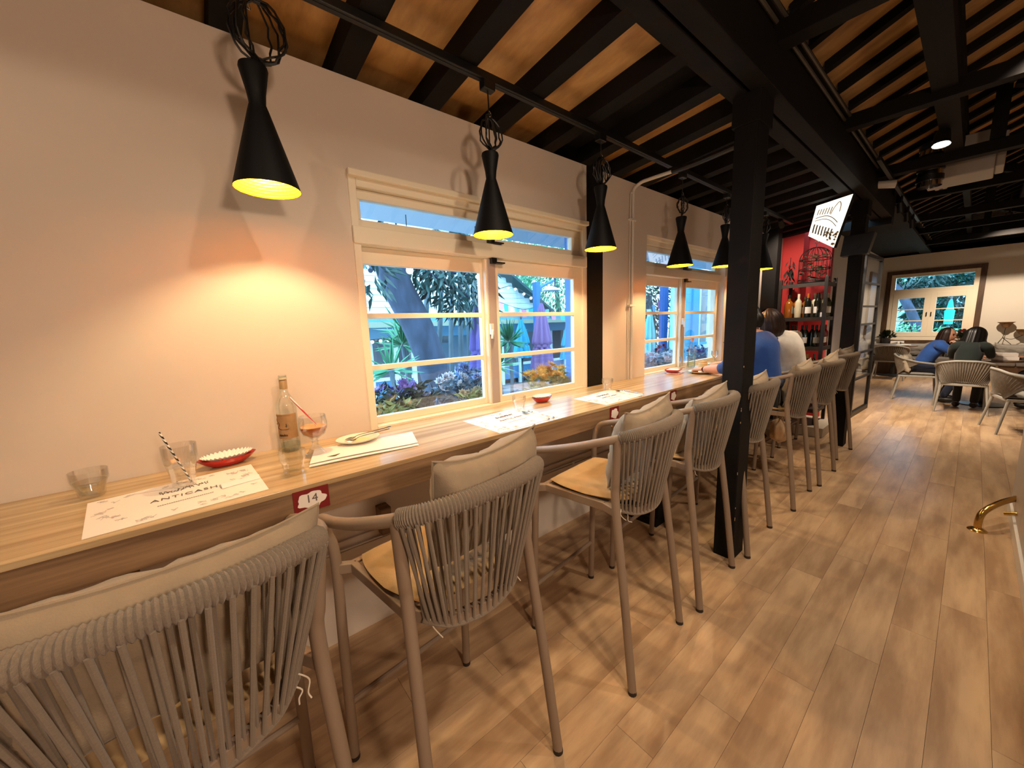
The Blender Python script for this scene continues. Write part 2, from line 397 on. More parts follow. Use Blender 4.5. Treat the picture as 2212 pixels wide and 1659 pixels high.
# ---- windows of the left wall
def bars(mb, x, rects, d):                             # rects (y0,y1,z0,z1) as bars of depth d around plane x
    for y0, y1, z0, z1 in rects: mb.box((x-d, y0, z0), (x, y1, z1))
def wall_window(name, y0, xf, dz=0.0, sc=1.0, trim=True):
    w_ = structure(name)
    def Y(v): return y0+v*sc
    def Z(v): return 1.517+(v-1.517)*sc
    def rect(a, b, c, d): return (Y(a), Y(b), Z(c), Z(d))
    f = MB()                                            # outer casing
    bars(f, xf, [rect(0, .035, 1.0, 2.232), rect(1.61, 1.645, 1.0, 2.232), rect(.035, 1.61, 2.17, 2.232), rect(.035, 1.61, 1.0, 1.045), rect(.035, 1.61, 1.915, 1.998)], .11)
    f.build('frame', M['frame'], w_, smooth=0, bevel=.004)
    if trim:
        tr = MB().box((xf-.004, Y(-.004), Z(2.205)), (xf+.028, Y(1.652), Z(2.236))); tr.build('head_trim', M['frame'], w_, smooth=0, bevel=.006)
    h = MB(); bars(h, xf+.012, [rect(.0, 1.645, 1.918, 1.995)], .03); h.build('transom_bar', M['frame'], w_, smooth=0, bevel=.004)
    # transom light
    t = MB(); xs = xf-.03
    bars(t, xs, [rect(.036, .055, 2.035, 2.125), rect(1.525, 1.609, 2.035, 2.125), rect(.036, 1.609, 2.125, 2.169), rect(.036, 1.609, 1.999, 2.035)], .04)
    s_ = t.build('transom_sash', M['frame'], w_, smooth=0, bevel=.003)
    MB().box((xs-.024, Y(.05), Z(2.03)), (xs-.02, Y(1.53), Z(2.13))).build('pane', M['glass'], s_, smooth=0)
    # two sliding sashes of three lights each, the right one in front
    for k, (a, b, xo) in enumerate(((.02, .785, xf-.045), (.745, 1.62, xf-.012))):
        ga, gb = (a+.028, b-.05) if k == 0 else (b-.775+.0, b-.095)
        if k == 0: ga, gb = .045, .728
        else: ga, gb = .838, 1.523
        m = MB(); zt, zb_ = 1.835, 1.083
        bars(m, xo, [rect(a, ga, 1.045, 1.915), rect(gb, b, 1.045, 1.915), rect(ga, gb, zt, 1.915), rect(ga, gb, 1.045, zb_)], .032)
        s_ = m.build('sash', M['frame'], w_, smooth=0, bevel=.003)
        for zc in (1.589, 1.333):
            q = MB(); bars(q, xo+.001, [rect(ga, gb, zc-.013, zc+.013)], .03); q.build('glazing_bar', M['frame'], s_, smooth=0, bevel=.002)
        for za, zz in ((1.602, zt), (1.346, 1.576), (zb_, 1.320)):
            MB().box((xo-.018, Y(ga-.003), Z(za-.003)), (xo-.014, Y(gb+.003), Z(zz+.003))).build('pane', M['glass'], s_, smooth=0)
        if k:
            mu = MB().box((xo-.005, Y(.757), Z(1.047)), (xo+.006, Y(.815), Z(1.912))); mu.build('meeting_stile', mat('aluminium_strip', '#b7aaa4', .4, .3), s_, smooth=0, bevel=.002)
    zl = Z(1.50)
    l = MB().box((xf-.008, Y(.752), zl-.03), (xf+.012, Y(.775), zl+.035)).bar((xf+.018, Y(.762), zl+.0), (xf+.024, Y(.748), zl-.055), .012, .012)
    l.build('latch', M['white_metal'], w_, smooth=0, bevel=.003)
    c = MB().box((xf-.02, Y(.775), Z(1.885)), (xf+.02, Y(.81), Z(1.915))).box((xf-.005, Y(.80), Z(1.885)), (xf+.028, Y(.865), Z(1.893)))
    c.box((xf-.02, Y(.775), Z(1.998)), (xf+.02, Y(.80), Z(2.03))).box((xf-.005, Y(.79), Z(1.998)), (xf+.03, Y(.86), Z(2.005)))
    c.build('guide_clip', M['black_plastic'], w_, smooth=0)
    return w_
wall_window('window_1', .60, WX+.006)
wall_window('window_2', 2.965*1.0324, WX-.055, sc=1.0324, trim=True)
# ---- conduit on the wall that bends under the rafters
t = thing('conduit_pipe', 'white conduit pipe rising up the wall and bending under the rafters', 'pipe', (WX, 2.825, 1.03))
pth = [(.015, 0, 0), (.015, 0, .6), (.015, 0, 1.2), (.015, 0, 1.46)]
pth += [(.02, .005, 1.535), (.06, .03, 1.575), (.12, .045, 1.585), (.30, .07, 1.592)]
MB().tube(crom(pth, 6), .013, 10).build('pipe', M['white_metal'], t)
MB().tube(crom([(.015, -.036, 0), (.015, -.036, .6), (.015, -.036, 1.42), (.03, -.03, 1.50)], 6), .006, 8).build('thin_pipe', M['white_metal'], t)
MB().tube(crom([(.30, .07, 1.592), (.50, .075, 1.597), (.84, .08, 1.625)], 4), .02, 10).build('black_hose', M['black_plastic'], t)
for z in (.62, 1.30): MB().box((0.001, -.05, z-.008), (.03, .03, z+.008)).build('clip', M['white_metal'], t, smooth=0, bevel=.002)
cable = thing('wall_clip', 'small grey cable clip screwed on the wall above the second window', 'clip', at(1447, 462, 'x', WX))
MB().box((0, -.012, -.035), (.015, .012, .035)).build('plate', M['white_metal'], cable, smooth=0, bevel=.003)
# conduits along the hall fascia
for k, (dx, z, lb_) in enumerate(((0, 3.0, 'lower thin grey conduit fixed to the dark fascia under the hall roof'), (.03, 3.02, 'upper thin grey conduit running beside its twin on the dark fascia'))):
    o = MB().tube([(-.785+dx, YB, z), (-.785+dx, 6.0, z)], .011, 8).build('ceiling_conduit', mat('grey_conduit', '#4a443c', .4), smooth=40)
    props(o, lb_, 'conduit', 'twin conduits on the hall fascia')
# ================================================================ counter
CT = 1.032                                             # top of the counter
cz = thing('bar_counter', 'long pale wood laminate counter running along the wall under the windows', 'counter', (WX, 1.6, 0))
cy0, cy1, cyj = YB+.02-1.6, 5.85-1.6, 3.52-1.6
CD = .527
MB().box((.001, cy0, CT-.018), (CD, cyj, CT)).build('worktop', M['counter'], cz, smooth=0, bevel=.0015)
MB().box((.001, cyj+.002, CT-.018), (CD+.004, cy1, CT)).build('worktop', M['counter'], cz, smooth=0, bevel=.0015)
MB().box((CD-.022, cy0, CT-.110), (CD-.002, cyj, CT-.018)).build('front_apron', M['counter_edge'], cz, smooth=0, bevel=.001)
MB().box((CD-.022, cyj+.002, CT-.112), (CD+.002, cy1, CT-.018)).build('front_apron', M['counter_edge'], cz, smooth=0, bevel=.001)
MB().box((.001, cy0, CT-.112), (CD-.022, cy1, CT-.092)).build('underside_board', M['counter_edge'], cz, smooth=0)
for y in (-1.9, -.15+.0, 3.0): MB().prism([(.001, y, CT-.112), (.34, y, CT-.112), (.001, y, CT-.42)], (0, .03, 0)).build('bracket', M['counter_edge'], cz, smooth=0)
MB().box((CD-.09, 2.42-1.6+.02, .30), (CD-.03, 2.60-1.6, CT-.11)).build('support_leg', M['black_wood'], cz, smooth=0, bevel=.003)
MB().box((.05, 2.42-1.6+.02, .001), (CD-.03, 2.60-1.6, .06)).build('support_foot', M['black_wood'], cz, smooth=0, bevel=.003)
MB().box((CD-.09, 2.46-1.6, .05), (CD-.03, 2.56-1.6, .31)).build('support_leg', M['black_wood'], cz, smooth=0, bevel=.003)
# ---- table number plates hung on the apron: a white scalloped badge on dark red card
def text_mesh(txt, size, name='lettering', mt=None, ext=.0006, space=1.0, align='CENTER'):
    cu = bpy.data.curves.new(name, 'FONT'); cu.body = txt; cu.size = size; cu.extrude = ext; cu.align_x = align; cu.align_y = 'CENTER'; cu.space_character = space; cu.resolution_u = 3
    ob = bpy.data.objects.new(name, cu); dg = bpy.context.evaluated_depsgraph_get()
    COL.objects.link(ob); dg.update(); me = bpy.data.meshes.new_from_object(ob.evaluated_get(bpy.context.evaluated_depsgraph_get())); bpy.data.objects.remove(ob)
    me.name = name; me.materials.clear(); me.materials.append(mt or M['ink']); return me
RY = Matrix.Rotation(math.pi/2, 4, 'Z') @ Matrix.Rotation(math.pi/2, 4, 'X')       # text plane -> faces +x, reads along +y
def badge(y, zc, w_, h_, txt, label):
    t = thing('table_number', label, 'number plate', (WX+CD-.001, y, zc), group='number plates on the counter front')
    MB().box((0, -w_/2, -h_/2), (.003, w_/2, h_/2)).build('card', M['red_card'], t, smooth=0)
    pts = []
    for k in range(40):
        a = 2*math.pi*k/40; r = 1+.10*math.cos(5*a+.5)+.05*math.sin(9*a)
        pts.append((.0035, r*w_*.40*math.cos(a), r*h_*.36*math.sin(a)))
    MB().prism(pts, (.001, 0, 0)).build('scalloped_badge', M['paper'], t, smooth=0)
    if txt:
        o = link('number', text_mesh(txt, h_*.5), t); o.matrix_local = Matrix.Translation((.005, 0, .004)) @ RY
    return t
badge(.219, CT-.052, .105, .075, '14', 'dark red number plate reading 14 on the counter front')
badge(1.085, CT-.050, .075, .07, None, 'dark red number plate nearly hidden behind the plump seamed pillow')
badge(1.868, CT-.056, .085, .082, None, 'dark red number plate with a white badge beside the red dish with scalloped paper')
badge(2.572, CT-.052, .085, .082, None, 'dark red number plate with a white badge beside the white conduit pipe')
badge(3.50, CT-.052, .085, .082, None, 'dark red number plate with a white badge near the seated diner in blue')
# ================================================================ bar chairs
chair = thing('bar_chair', '', 'chair')
RT = .0165
RAIL = [(.185, -.245, 1.072), (.232, -.205, 1.086), (.268, -.11, 1.094), (.279, 0, 1.096), (.268, .11, 1.094), (.232, .205, 1.086), (.185, .245, 1.072)]
for s in (-1, 1):
    p = MB().tube(crom([(-.262, s*.257, .012), (-.250, s*.256, .45), (-.238, s*.254, .79), (-.246, s*.268, .88), (-.238, s*.283, .926)], 5), RT, 12)
    lg_ = p.build('front_leg', M['tube'], chair)
    MB().cyl((-.262, s*.257, 0), (-.262, s*.257, .016), RT*1.03, seg=12).build('foot_cap', M['foot_cap'], lg_)
    p = MB().tube(crom([(.262, s*.252, .012), (.216, s*.24, .40), (.165, s*.226, .80), (.168, s*.232, .90), (.184, s*.246, 1.072)], 5), RT*1.05, 12)
    lg_ = p.build('rear_leg', M['tube'], chair)
    MB().cyl((.263, s*.252, 0), (.261, s*.252, .016), RT*1.08, seg=12).build('foot_cap', M['foot_cap'], lg_)
    p = MB().tube(crom([(-.236, s*.284, .924), (-.205, s*.290, .955), (-.10, s*.296, .985), (.02, s*.290, 1.02), (.12, s*.270, 1.052), (.187, s*.244, 1.073)], 5), RT, 12)
    p.build('arm', M['tube'], chair)
MB().tube(crom(RAIL, 6), RT, 10).build('top_rail', M['tube'], chair)
# rope wound round the top rail
rp = crom(RAIL, 40); nW = 68; pts = []; rad = []
L_ = len(rp)
for k in range(nW*4+1):
    t_ = .015+.97*k/(nW*4); f_ = t_*(L_-1); i = min(int(f_), L_-2); pts.append(rp[i].lerp(rp[i+1], f_-i)); rad.append(.0215+(.0032, .0052, .0032, 0)[k % 4])
MB().tube(pts, rad, 12).build('rope_wrapping', M['rope'], chair)
# seat frame
sf = MB()
SQ = [(-.215, -.21, .752), (-.215, .21, .752), (.10, .20, .752), (.20, .12, .735), (.225, 0, .728), (.20, -.12, .735), (.10, -.20, .752)]
for i in range(7): sf.bar(SQ[i], SQ[(i+1) % 7], .022, .036)
for s in (-1, 1):
    sf.bar((-.205, s*.20, .752), (-.238, s*.254, .756), .024, .034); sf.bar((.10, s*.20, .752), (.165, s*.226, .756), .024, .034)
sf.build('seat_frame', M['tube'], chair, smooth=0, bevel=.003)
sp = MB().box((-.205, -.20, .752), (.10, .20, .762)).build('seat_panel', M['tube'], chair, smooth=0)
MB().cyl((-.256, -.257, .235), (-.256, .257, .235), .0115, seg=10).build('footrest', M['tube'], chair)
# back ropes fan from the rail down to the rear of the seat
BOT = [(.150, -.178, .742), (.205, -.115, .722), (.226, 0, .712), (.205, .115, .722), (.150, .178, .742)]
bp_ = crom(BOT, 30); rope_me = MB().cyl((0, 0, 0), (0, 0, 1), .0047, seg=7).mesh('rope', M['rope'])
NR = 42
for k in range(NR):
    t_ = .035+.93*k/(NR-1)
    def onp(pp, u):
        f_ = u*(len(pp)-1); i = min(int(f_), len(pp)-2); return pp[i].lerp(pp[i+1], f_-i)
    a = onp(rp, t_); b = onp(bp_, .02+.96*k/(NR-1)); out = Vector((a.x-.05, a.y*.9, 0)).normalized()
    a = a+out*(.021 if k % 2 else -.016)+Vector((0, 0, -.012)); b = b+Vector((.004 if k % 2 else -.004, 0, 0))
    d = b-a; q = d.to_track_quat('Z', 'Y')
    o = link('rope', rope_me, chair); o.matrix_local = Matrix.LocRotScale(a, q, Vector((1, 1, d.length)))
MB().tube(bp_[::5], .009, 8).build('lower_rail', M['rope'], chair)

# ---- loose cushions
def pillow_mesh(W, H, T, seed, seam=True, sag=0.0, ear=.08, curl=0.0, name='pillow'):
    # local frame: y across, z up, x thickness
    nz = Vector((seed*3.1, seed*1.7, 0))
    def half(sg):
        def fn(a, b):
            u, v = 2*a-1, 2*b-1
            e = max(0, (1-u**4))**.55*max(0, (1-v**4))**.55
            pinch_u = 1-.07*(1-u*u)*abs(v)**6-ear*.0; pinch_v = 1-.09*(1-v*v)*abs(u)**6
            y = W/2*u*(1-.06*(1-v*v)**0*0)*(1-.05*(1-abs(v)**2)*abs(u)**4)
            z = H/2*v*(1-.10*(1-abs(u)**2.5)*abs(v)**3)
            n_ = noise.noise(Vector((u*2.2, v*2.2, sg*2))+nz)*.016+noise.noise(Vector((u*7, v*5, sg))+nz)*.010
            crease = -.010*math.exp(-(u/.02)**2) if seam else 0
            x = sg*(T/2*e+(n_+crease)*min(1, e*2.2))
            x += curl*u*u
            z -= sag*(1-u*u)*(v*.5+.5)
            return (x, y, z)
        return fn
    m = MB().grid(half(1), 24, 18).grid(half(-1), 24, 18)
    return m.mesh(name, M['pillow'], smooth=60), [half(0)(a, b) for a, b in [(i/20, 1) for i in range(21)]+[(1, 1-i/16) for i in range(1, 17)]+[(1-i/20, 0) for i in range(1, 21)]+[(0, i/16) for i in range(1, 16)]]
def cushion_mesh():
    me_ = MB()
    def half(sg):
        def fn(a, b):
            u, v = 2*a-1, 2*b-1
            e = max(0, 1-u**8)**.5*max(0, 1-v**8)**.5
            wd = .212 if True else 0
            x = -.205+.385*b; y = (wd-.035*max(0, b-.55)/.45)*u
            r_ = .86+.14*(1-(abs(u)*abs(v))**3)
            y *= r_
            return (x, y, .785+sg*(.020*e+.003*noise.noise(Vector((u*3, v*3, sg)))*e))
        return fn
    me_.grid(half(1), 20, 20).grid(half(-1), 20, 20); return me_.mesh('pad', M['cushion'], smooth=60)
pad_me = cushion_mesh()
def tie(parent, s, seed):
    rr = random.Random(seed); m = MB()
    for k in range(2):
        p = [(.155, s*.165, .765)]; x, y, z = p[0]
        for i in range(4):
            x += rr.uniform(.002, .014); y += rr.uniform(-.02, .02); z -= rr.uniform(.008, .026); p.append((x, y, z))
        m.tube(crom(p, 4), .0018, 6)
    m.build('tie_string', M['string'], parent)['kind'] = 'stuff'
CH = [  # centre x, y, turn (degrees), pillow (dy, height, tilt, roll, w, h, seed), label tail
 (-1.038, -.115, 6.0), (-1.037, .532, 6.3), (-1.038, 1.42, 6.0), (-1.051, 2.09, 3.5), (-1.053, 2.77, 3.0), (-1.03, 3.69, 1.0), (-1.0, 4.39, -1.0), (-1.03, 5.30, -4.0)]
CHL = ['beneath the placemat with the tall straw glass', 'in front of the orange cocktail and folded napkin', 'in front of the first unused placemat', 'just before the black pillar in the chair row', 'standing just past the black pillar',
       'occupied by the diner in the blue shirt', 'occupied by the diner in the white blouse', 'last in the row, beside the wine rack']
PILL = [  # dx, dy, z, lean, roll, w, h, t, seed, seam
 (.155, -.005, .985, .18, -.03, .51, .34, .12, 1, True), (.135, .075, 1.010, .22, .03, .40, .36, .15, 2, True), (.130, .055, .995, .25, .05, .42, .36, .13, 3, True), (.130, .03, .98, .30, .10, .44, .33, .12, 4, True),
 (.14, .02, .985, .22, .02, .44, .34, .12, 5, True), (.16, .03, .99, .2, .05, .42, .34, .12, 6, False), (.16, .03, .99, .25, .12, .40, .36, .12, 7, False), (.15, .0, 1.01, .3, .02, .46, .36, .12, 8, True)]
PLB = ['wide beige canvas pillow on the bar chair beneath the straw glass', 'plump beige pillow with a vertical seam on the chair before the cocktail', 'beige pillow with two peaked corners on the chair before the unused placemat', 'slumped beige pillow on the chair just before the black pillar',
       'beige pillow on the chair just past the black pillar, below the blue shirt', 'beige pillow with peaked corners behind the diner in blue', 'light beige pillow leaning cornerwise on the chair behind the white blouse', 'long beige pillow on the last chair beside the wine rack']
for i, (x, y, a) in enumerate(CH):
    c = chair if i == 0 else copy_tree(chair)
    c.location = (x, y, 0); c.rotation_euler = (0, 0, math.radians(a)); c['label'] = 'taupe rope-back bar chair '+CHL[i]; c['group'] = 'rope-back bar chairs along the counter'
    u = thing('seat_cushion', 'sand seat cushion on the chair '+CHL[i], 'cushion', (x, y, 0), math.radians(a), 'seat cushions of the bar chairs')
    link('pad', pad_me, u); tie(u, -1, i*2+1); tie(u, 1, i*2+2)
    dx, dy, z, lean, roll, W_, H_, T_, sd, seam = PILL[i]
    me_, rim = pillow_mesh(W_, H_, T_, sd, seam, sag=.02)
    q = thing('back_pillow', PLB[i], 'pillow', (0, 0, 0), 0, 'beige back pillows of the bar chairs')
    q.matrix_world = Matrix.Translation((x, y, 0)) @ Matrix.Rotation(math.radians(a), 4, 'Z') @ Matrix.Translation((dx, dy, z)) @ Matrix.Rotation(lean, 4, 'Y') @ Matrix.Rotation(roll, 4, 'X')
    link('cover', me_, q)
    MB().tube(rim, .0035, 6, closed=True).build('piping', M['pillow'], q)
# ================================================================ pendant lamps on the track
TX = -1.515
bulbm = mat('warm_bulb', '#ffe0a0', .4, emit=(1.0, .72, .30), estr=25)
lampm = mat('black_lamp_shade', '#050505', .6, spec=.25)
def track(y0, y1, label):
    t = thing('lighting_track', label, 'track', (TX, y0, 2.628), group='black lighting tracks over the counter')
    MB().box((-.018, 0, -.012), (.018, y1-y0, .022)).build('rail', M['black_metal'], t, smooth=0, bevel=.003)
    MB().box((-.006, .02, -.0135), (.006, y1-y0-.02, -.012)).build('slot', M['black_plastic'], t, smooth=0)
track(YB+.05, 2.80, 'black lighting track under the rafters, carrying the first three pendants'); track(2.945, 5.7, 'black lighting track under the rafters past the bent white conduit')
LP = [(.235, 1.985, 'black cone pendant lamp hanging over the water glass and wide placemat', .08, 1), (1.155, 1.952, 'black cone pendant lamp hanging in front of the middle of the first window', .0, 2), (1.985, 1.967, 'black cone pendant lamp hanging in front of the black wall post', .0, 3),
      (2.985, 1.938, 'black cone pendant lamp hanging in front of the second window', .0, 4), (3.80, 1.99, 'black cone pendant lamp hanging at the edge of the second window, beside the pillar', 0, 5), (4.80, 2.03, 'black cone pendant lamp hanging beyond the second window, past the pillar', 0, 6)]
prof_o = [(.0960, 0), (.0955, .004), (.030, .235), (.0235, .255), (.0265, .285), (.0405, .355), (.0385, .364), (0, .366)]
prof_i = [(.0950, .0005), (.0295, .233), (.0, .236)]
rib = []
for k in range(25):
    f_ = k/24; r0 = .0948+(.0295-.0948)*f_; z0 = .001+.232*f_; rib.append((r0, z0)); rib.append((r0-.0018, z0+.004))
shade_me = MB().lathe(prof_o, 40).mesh('shade', lampm); inner_me = MB().lathe(rib+[(0, .236)], 40).mesh('gold_lining', M['gold'], smooth=0, fix=False)
for y, z, lab, lean, sd in LP:
    t = thing('pendant_lamp', lab, 'pendant lamp', (TX, y, z), group='black cone pendants over the counter')
    sh = link('shade', shade_me, t); link('gold_lining', inner_me, sh)
    MB().ball((0, 0, .150), .024, 14, 10).build('bulb', bulbm, t)
    zt = 2.625-z; rr = random.Random(sd)
    MB().box((-.02, -.032, zt-.045), (.02, .032, zt-.006)).build('track_adapter', M['black_plastic'], t, smooth=0, bevel=.004)
    MB().tube(crom([(0, 0, zt-.04), (.002, .001, zt-.10), (0, 0, .50), (0, 0, .36)], 4), .0032, 6).build('cord', M['black_plastic'], t)
    co = MB(); R0 = .062 if sd != 1 else .075
    for k in range(5):
        ph = rr.uniform(0, 3.1); r1 = R0*rr.uniform(.8, 1.1); tl = rr.uniform(-.3, .3); pts = []
        for j in range(22):
            a = 2*math.pi*j/22; p = Vector((math.cos(a)*r1*.55, math.cos(a)*r1*.75+tl*.0, math.sin(a)*r1*1.15))
            p = Matrix.Rotation(ph*.5+tl, 3, 'Z') @ p; pts.append(p+Vector((.01*rr.random(), .012*rr.random()+(.02 if sd == 1 else 0), .45 if sd != 1 else .47)))
        co.tube(pts, .0036, 6, closed=True)
    co.build('coiled_cable', M['black_plastic'], t)['kind'] = 'stuff'
    MB().tube(crom([(0, 0, .55), (.008, .006, .535), (0, .012, .525), (-.006, .004, .532)], 4), .0022, 6).build('hook', M['chrome'], t)
    l = lamp('pendant_light', 'POINT', (TX, y, z+.088), 16.0, WARM, .018)
# ================================================================ things on the counter
Z0 = CT
def on(u, v): p = at(u, v, 'z', Z0); return p
def tumbler(loc, rt, rb, h, label, group, water=0, seg=10):
    t = thing('drinking_glass', label, 'glass', loc, random.random(), group)
    g = MB().lathe([(0, .001), (rb*.92, .001), (rb, .004), (rb*.5+rt*.5-.003, h*.55), (rt*.98, h*.62)], seg)
    g.build('faceted_body', M['tumbler'], t, smooth=20)
    MB().lathe([(rt*.98, h*.62), (rt, h), (rt-.0022, h), (rt*.93, h*.63), (rb*.84, .012), (0, .010)], 28).build('rim', M['tumbler'], t)
    if water: MB().lathe([(0, .0115), (rb*.83, .0125), (rb+(rt-rb)*water*.8, h*water), (0, h*water)], 20).build('water', clear_glass('water', (.97, .98, .97), .06), t)
    return t
p = on(201, 1072); tumbler((p.x, p.y, Z0), .044, .031, .086, 'faceted water glass standing at the end of the placemat, half full', 'small tumblers on the counter', .6)
p = on(400, 1050); tg = (p.x, p.y, Z0); tumbler(tg, .046, .031, .142, 'tall empty glass with a black and white straw on the printed placemat', 'tall glasses', 0)
strawb = stripes('black_white_straw', '#141210', '#e8e2d8', twist=1, freq=55); strawr = stripes('red_white_straw', '#c8322f', '#f3ece2', twist=1, freq=45)
top = at(343, 934, 'x', p.x-.01)
o = MB().tube([Vector((p.x+.006, p.y+.018, Z0+.012)), top], .0032, 10).build('drinking_straw', strawb); props(o, 'black and white striped paper straw leaning in the tall glass', 'straw')
p = on(636, 1022); tumbler((p.x, p.y, Z0), .042, .032, .084, 'empty small tumbler with a leaf scrap, in front of the clear bottle', 'small tumblers on the counter')
p = on(1122, 886); tumbler((p.x, p.y, Z0), .040, .030, .086, 'empty tumbler beside the red dish, at the unused placemat with the spoon', 'small tumblers on the counter')
p = on(1312, 843); tumbler((p.x, p.y, Z0), .040, .030, .086, 'empty tumbler standing by the black wall post', 'small tumblers on the counter')
p = on(1477, 796); tumbler((p.x, p.y, Z0), .044, .032, .12, 'faceted tumbler beside the water bottle at the second window', 'small tumblers on the counter')
# ---- red boat dishes with fluted paper
def boat_dish(c, L, W, rz, label, seed=1):
    t = thing('red_dish', label, 'dish', (c[0], c[1], Z0), rz, 'red oval dishes with paper liners')
    def shell(k, z0, z1, sh):
        def fn(a, b):
            an = 2*math.pi*a; r = (.50+.50*b)
            return (sh*W/2*r*math.cos(an), sh*L/2*r*math.sin(an)*(1+.06*abs(math.sin(an))**6*b), z0+(z1-z0)*b**1.6)
        return fn
    m = MB().grid(shell(0, .001, .034, 1), 36, 5, True).grid(shell(0, .005, .0335, .95), 36, 5, True)
    m.lathe([(0, .001), (1, .001)], 36, M=Matrix.Diagonal((W*.25, L*.25, 1, 1))).lathe([(0, .005), (1, .005)], 36, M=Matrix.Diagonal((W*.2375, L*.2375, 1, 1)))
    m.build('bowl', M['red_glaze'], t)
    def liner(a, b):
        an = 2*math.pi*a; fl = math.cos(an*34); r = .35+.60*b+.03*b*b*fl
        return (W/2*.97*r*math.cos(an), L/2*.97*r*math.sin(an), .012+.030*b**1.5+.003*b*fl+.010*(1-b))
    MB().grid(liner, 204, 6, True).lathe([(0, .026), (.35, .022)], 30, M=Matrix.Diagonal((W*.485, L*.485, 1, 1))).build('paper_liner', mat('tissue_paper', '#f6efe4', .9), t, smooth=60)
boat_dish((-1.765, .028), .175, .105, .12, 'long red dish with a fluted white paper liner behind the printed placemat')
p = on(1171, 868); boat_dish((p.x, p.y), .15, .10, .05, 'round red dish with a scalloped paper liner in front of the first window')
# ---- bottle
def lathe_part(t, name, prof, m, seg=32, **k): return MB().lathe(prof, seg, **k).build(name, m, t)
p = on(628, 970)
t = thing('wine_bottle', 'clear glass bottle with a tan label standing against the wall', 'bottle', (p.x+.02, p.y, Z0))
bg_ = clear_glass('pale_green_bottle', (.965, .985, .96), .06)
lathe_part(t, 'body', [(0, .002), (.032, .001), (.0365, .006), (.0370, .02), (.0370, .185), (.034, .208), (.020, .235), (.0145, .25), (.0138, .300), (.0155, .302), (.0155, .318), (.0125, .318)], bg_)
lathe_part(t, 'contents', [(0, .008), (.034, .008), (.0345, .034), (0, .034)], clear_glass('pale_liquid', (.90, .95, .91), .05))
lathe_part(t, 'neck_sleeve', [(.0142, .262), (.0146, .2625), (.0144, .297), (.0139, .298)], mat('tan_foil', '#a8895f', .45))
lathe_part(t, 'neck_rings', [(.0156, .3015), (.0164, .303), (.0158, .3055), (.0165, .308), (.0150, .311)], mat('cream_foil', '#cfc6a4', .45))
lb = mat('tan_label', '#a98459', .7, var=.12, scale=(60, 60, 60))
MB().lathe([(.0374, .060), (.0376, .0602), (.0376, .162), (.0374, .1622)], 26, a0=-2.0, a1=.85).build('label', lb, t)
dk = mat('brown_print', '#3a2718', .8)
def onlabel(a, z, r=.0380): return (r*math.cos(a), r*math.sin(a), z)
MB().tube(crom([onlabel(-1.85, .141), onlabel(-1.5, .133), onlabel(-1.15, .125), onlabel(-1.12, .116), onlabel(-1.3, .107), onlabel(-1.0, .100), onlabel(-.4, .099), onlabel(-.1, .1005)], 6), .0011, 6).build('drawn_road', dk, t)
for nm_, aa, zz, hh_ in (('drawn_tree', -1.7, .121, .006), ('drawn_cabin', -.35, .115, .014)):
    MB().tube([onlabel(aa, zz-hh_/2), onlabel(aa+.02, zz+hh_/2)], .0014, 6).tube([onlabel(aa-.12, zz-hh_*.2), onlabel(aa+.12, zz-hh_*.1)], .0007, 6).build(nm_, dk, t)
sc = MB(); rr = random.Random(3)
for k in range(13): a = -1.25+k*.075; sc.tube(crom([onlabel(a, .071+rr.uniform(-.002, .002)), onlabel(a+.03, .078+rr.uniform(-.002, .003)), onlabel(a+.06, .070)], 3), .0006, 5)
for k in range(16): a = -1.75+k*.12; sc.tube([onlabel(a, .1555), onlabel(a+.05, .1575)], .0006, 5)
sc.build('illegible_lettering', dk, t)['kind'] = 'stuff'
# ---- goblet with an orange drink
p = on(684, 984); gx, gy = p.x, p.y
t = thing('goblet', 'stemmed goblet of orange cocktail on the white napkin', 'glass', (gx, gy, Z0+.004))
lathe_part(t, 'glass', [(0, .002), (.038, .001), (.040, .004), (.030, .014), (.014, .038), (.0105, .048), (.013, .056), (.010, .062), (.017, .069), (.040, .085), (.050, .108), (.0515, .128), (.0475, .160), (.0455, .160), (.049, .128), (.0475, .108), (.038, .0875), (.015, .073), (0, .072)], M['tumbler'], 36)
lathe_part(t, 'cocktail', [(0, .0735), (.0148, .0745), (.037, .0885), (.0465, .1085), (.0472, .116), (0, .116)], mat('orange_cocktail', '#e0690f', .25, trans=.25, var=.15, scale=(60, 60, 20), col2='#b04a08'), 36)
lathe_part(t, 'foam', [(.0468, .1163), (.046, .1185), (.02, .1175), (0, .1178)], mat('pale_orange_foam', '#e9b07a', .6, var=.1, scale=(80, 80, 80)), 36)
st_top = at(626, 858, 'x', gx-.03)
o = MB().tube([Vector((gx+.004, gy+.012, Z0+.122)), st_top], .0030, 10).build('drinking_straw', strawr); props(o, 'red and white striped paper straw standing in the orange cocktail', 'straw')
# ---- folded napkin, plate and cutlery
A, B, C_ = on(668, 1012), on(905, 963), on(890, 936); D_ = A+(C_-B)*1.02
t = thing('folded_napkin', 'white folded paper napkin under the goblet and the plate', 'napkin', (A.x, A.y, Z0))
def quad_slab(P, z0, z1, nx=10, wave=.0): 
    P = [Vector((q.x-A.x, q.y-A.y, 0)) for q in P]
    def fn(zz):
        def f(a, b): q = P[0].lerp(P[1], a).lerp(P[3].lerp(P[2], a), b); q.z = zz+wave*math.sin(a*5+b*2)*.5+wave*.5; return q
        return f
    return MB().grid(fn(z1), nx, 4).grid(fn(z0), nx, 4)
quad_slab((A, B, C_, D_), .0005, .0035, wave=.003).build('lower_fold', M['paper'], t, smooth=60)
quad_slab((A.lerp(D_, .1), B.lerp(C_, .12), C_.lerp(B, .05), D_.lerp(A, .05)), .005, .0075, wave=.004).build('upper_fold', M['paper'], t, smooth=60)
p = on(775, 958)
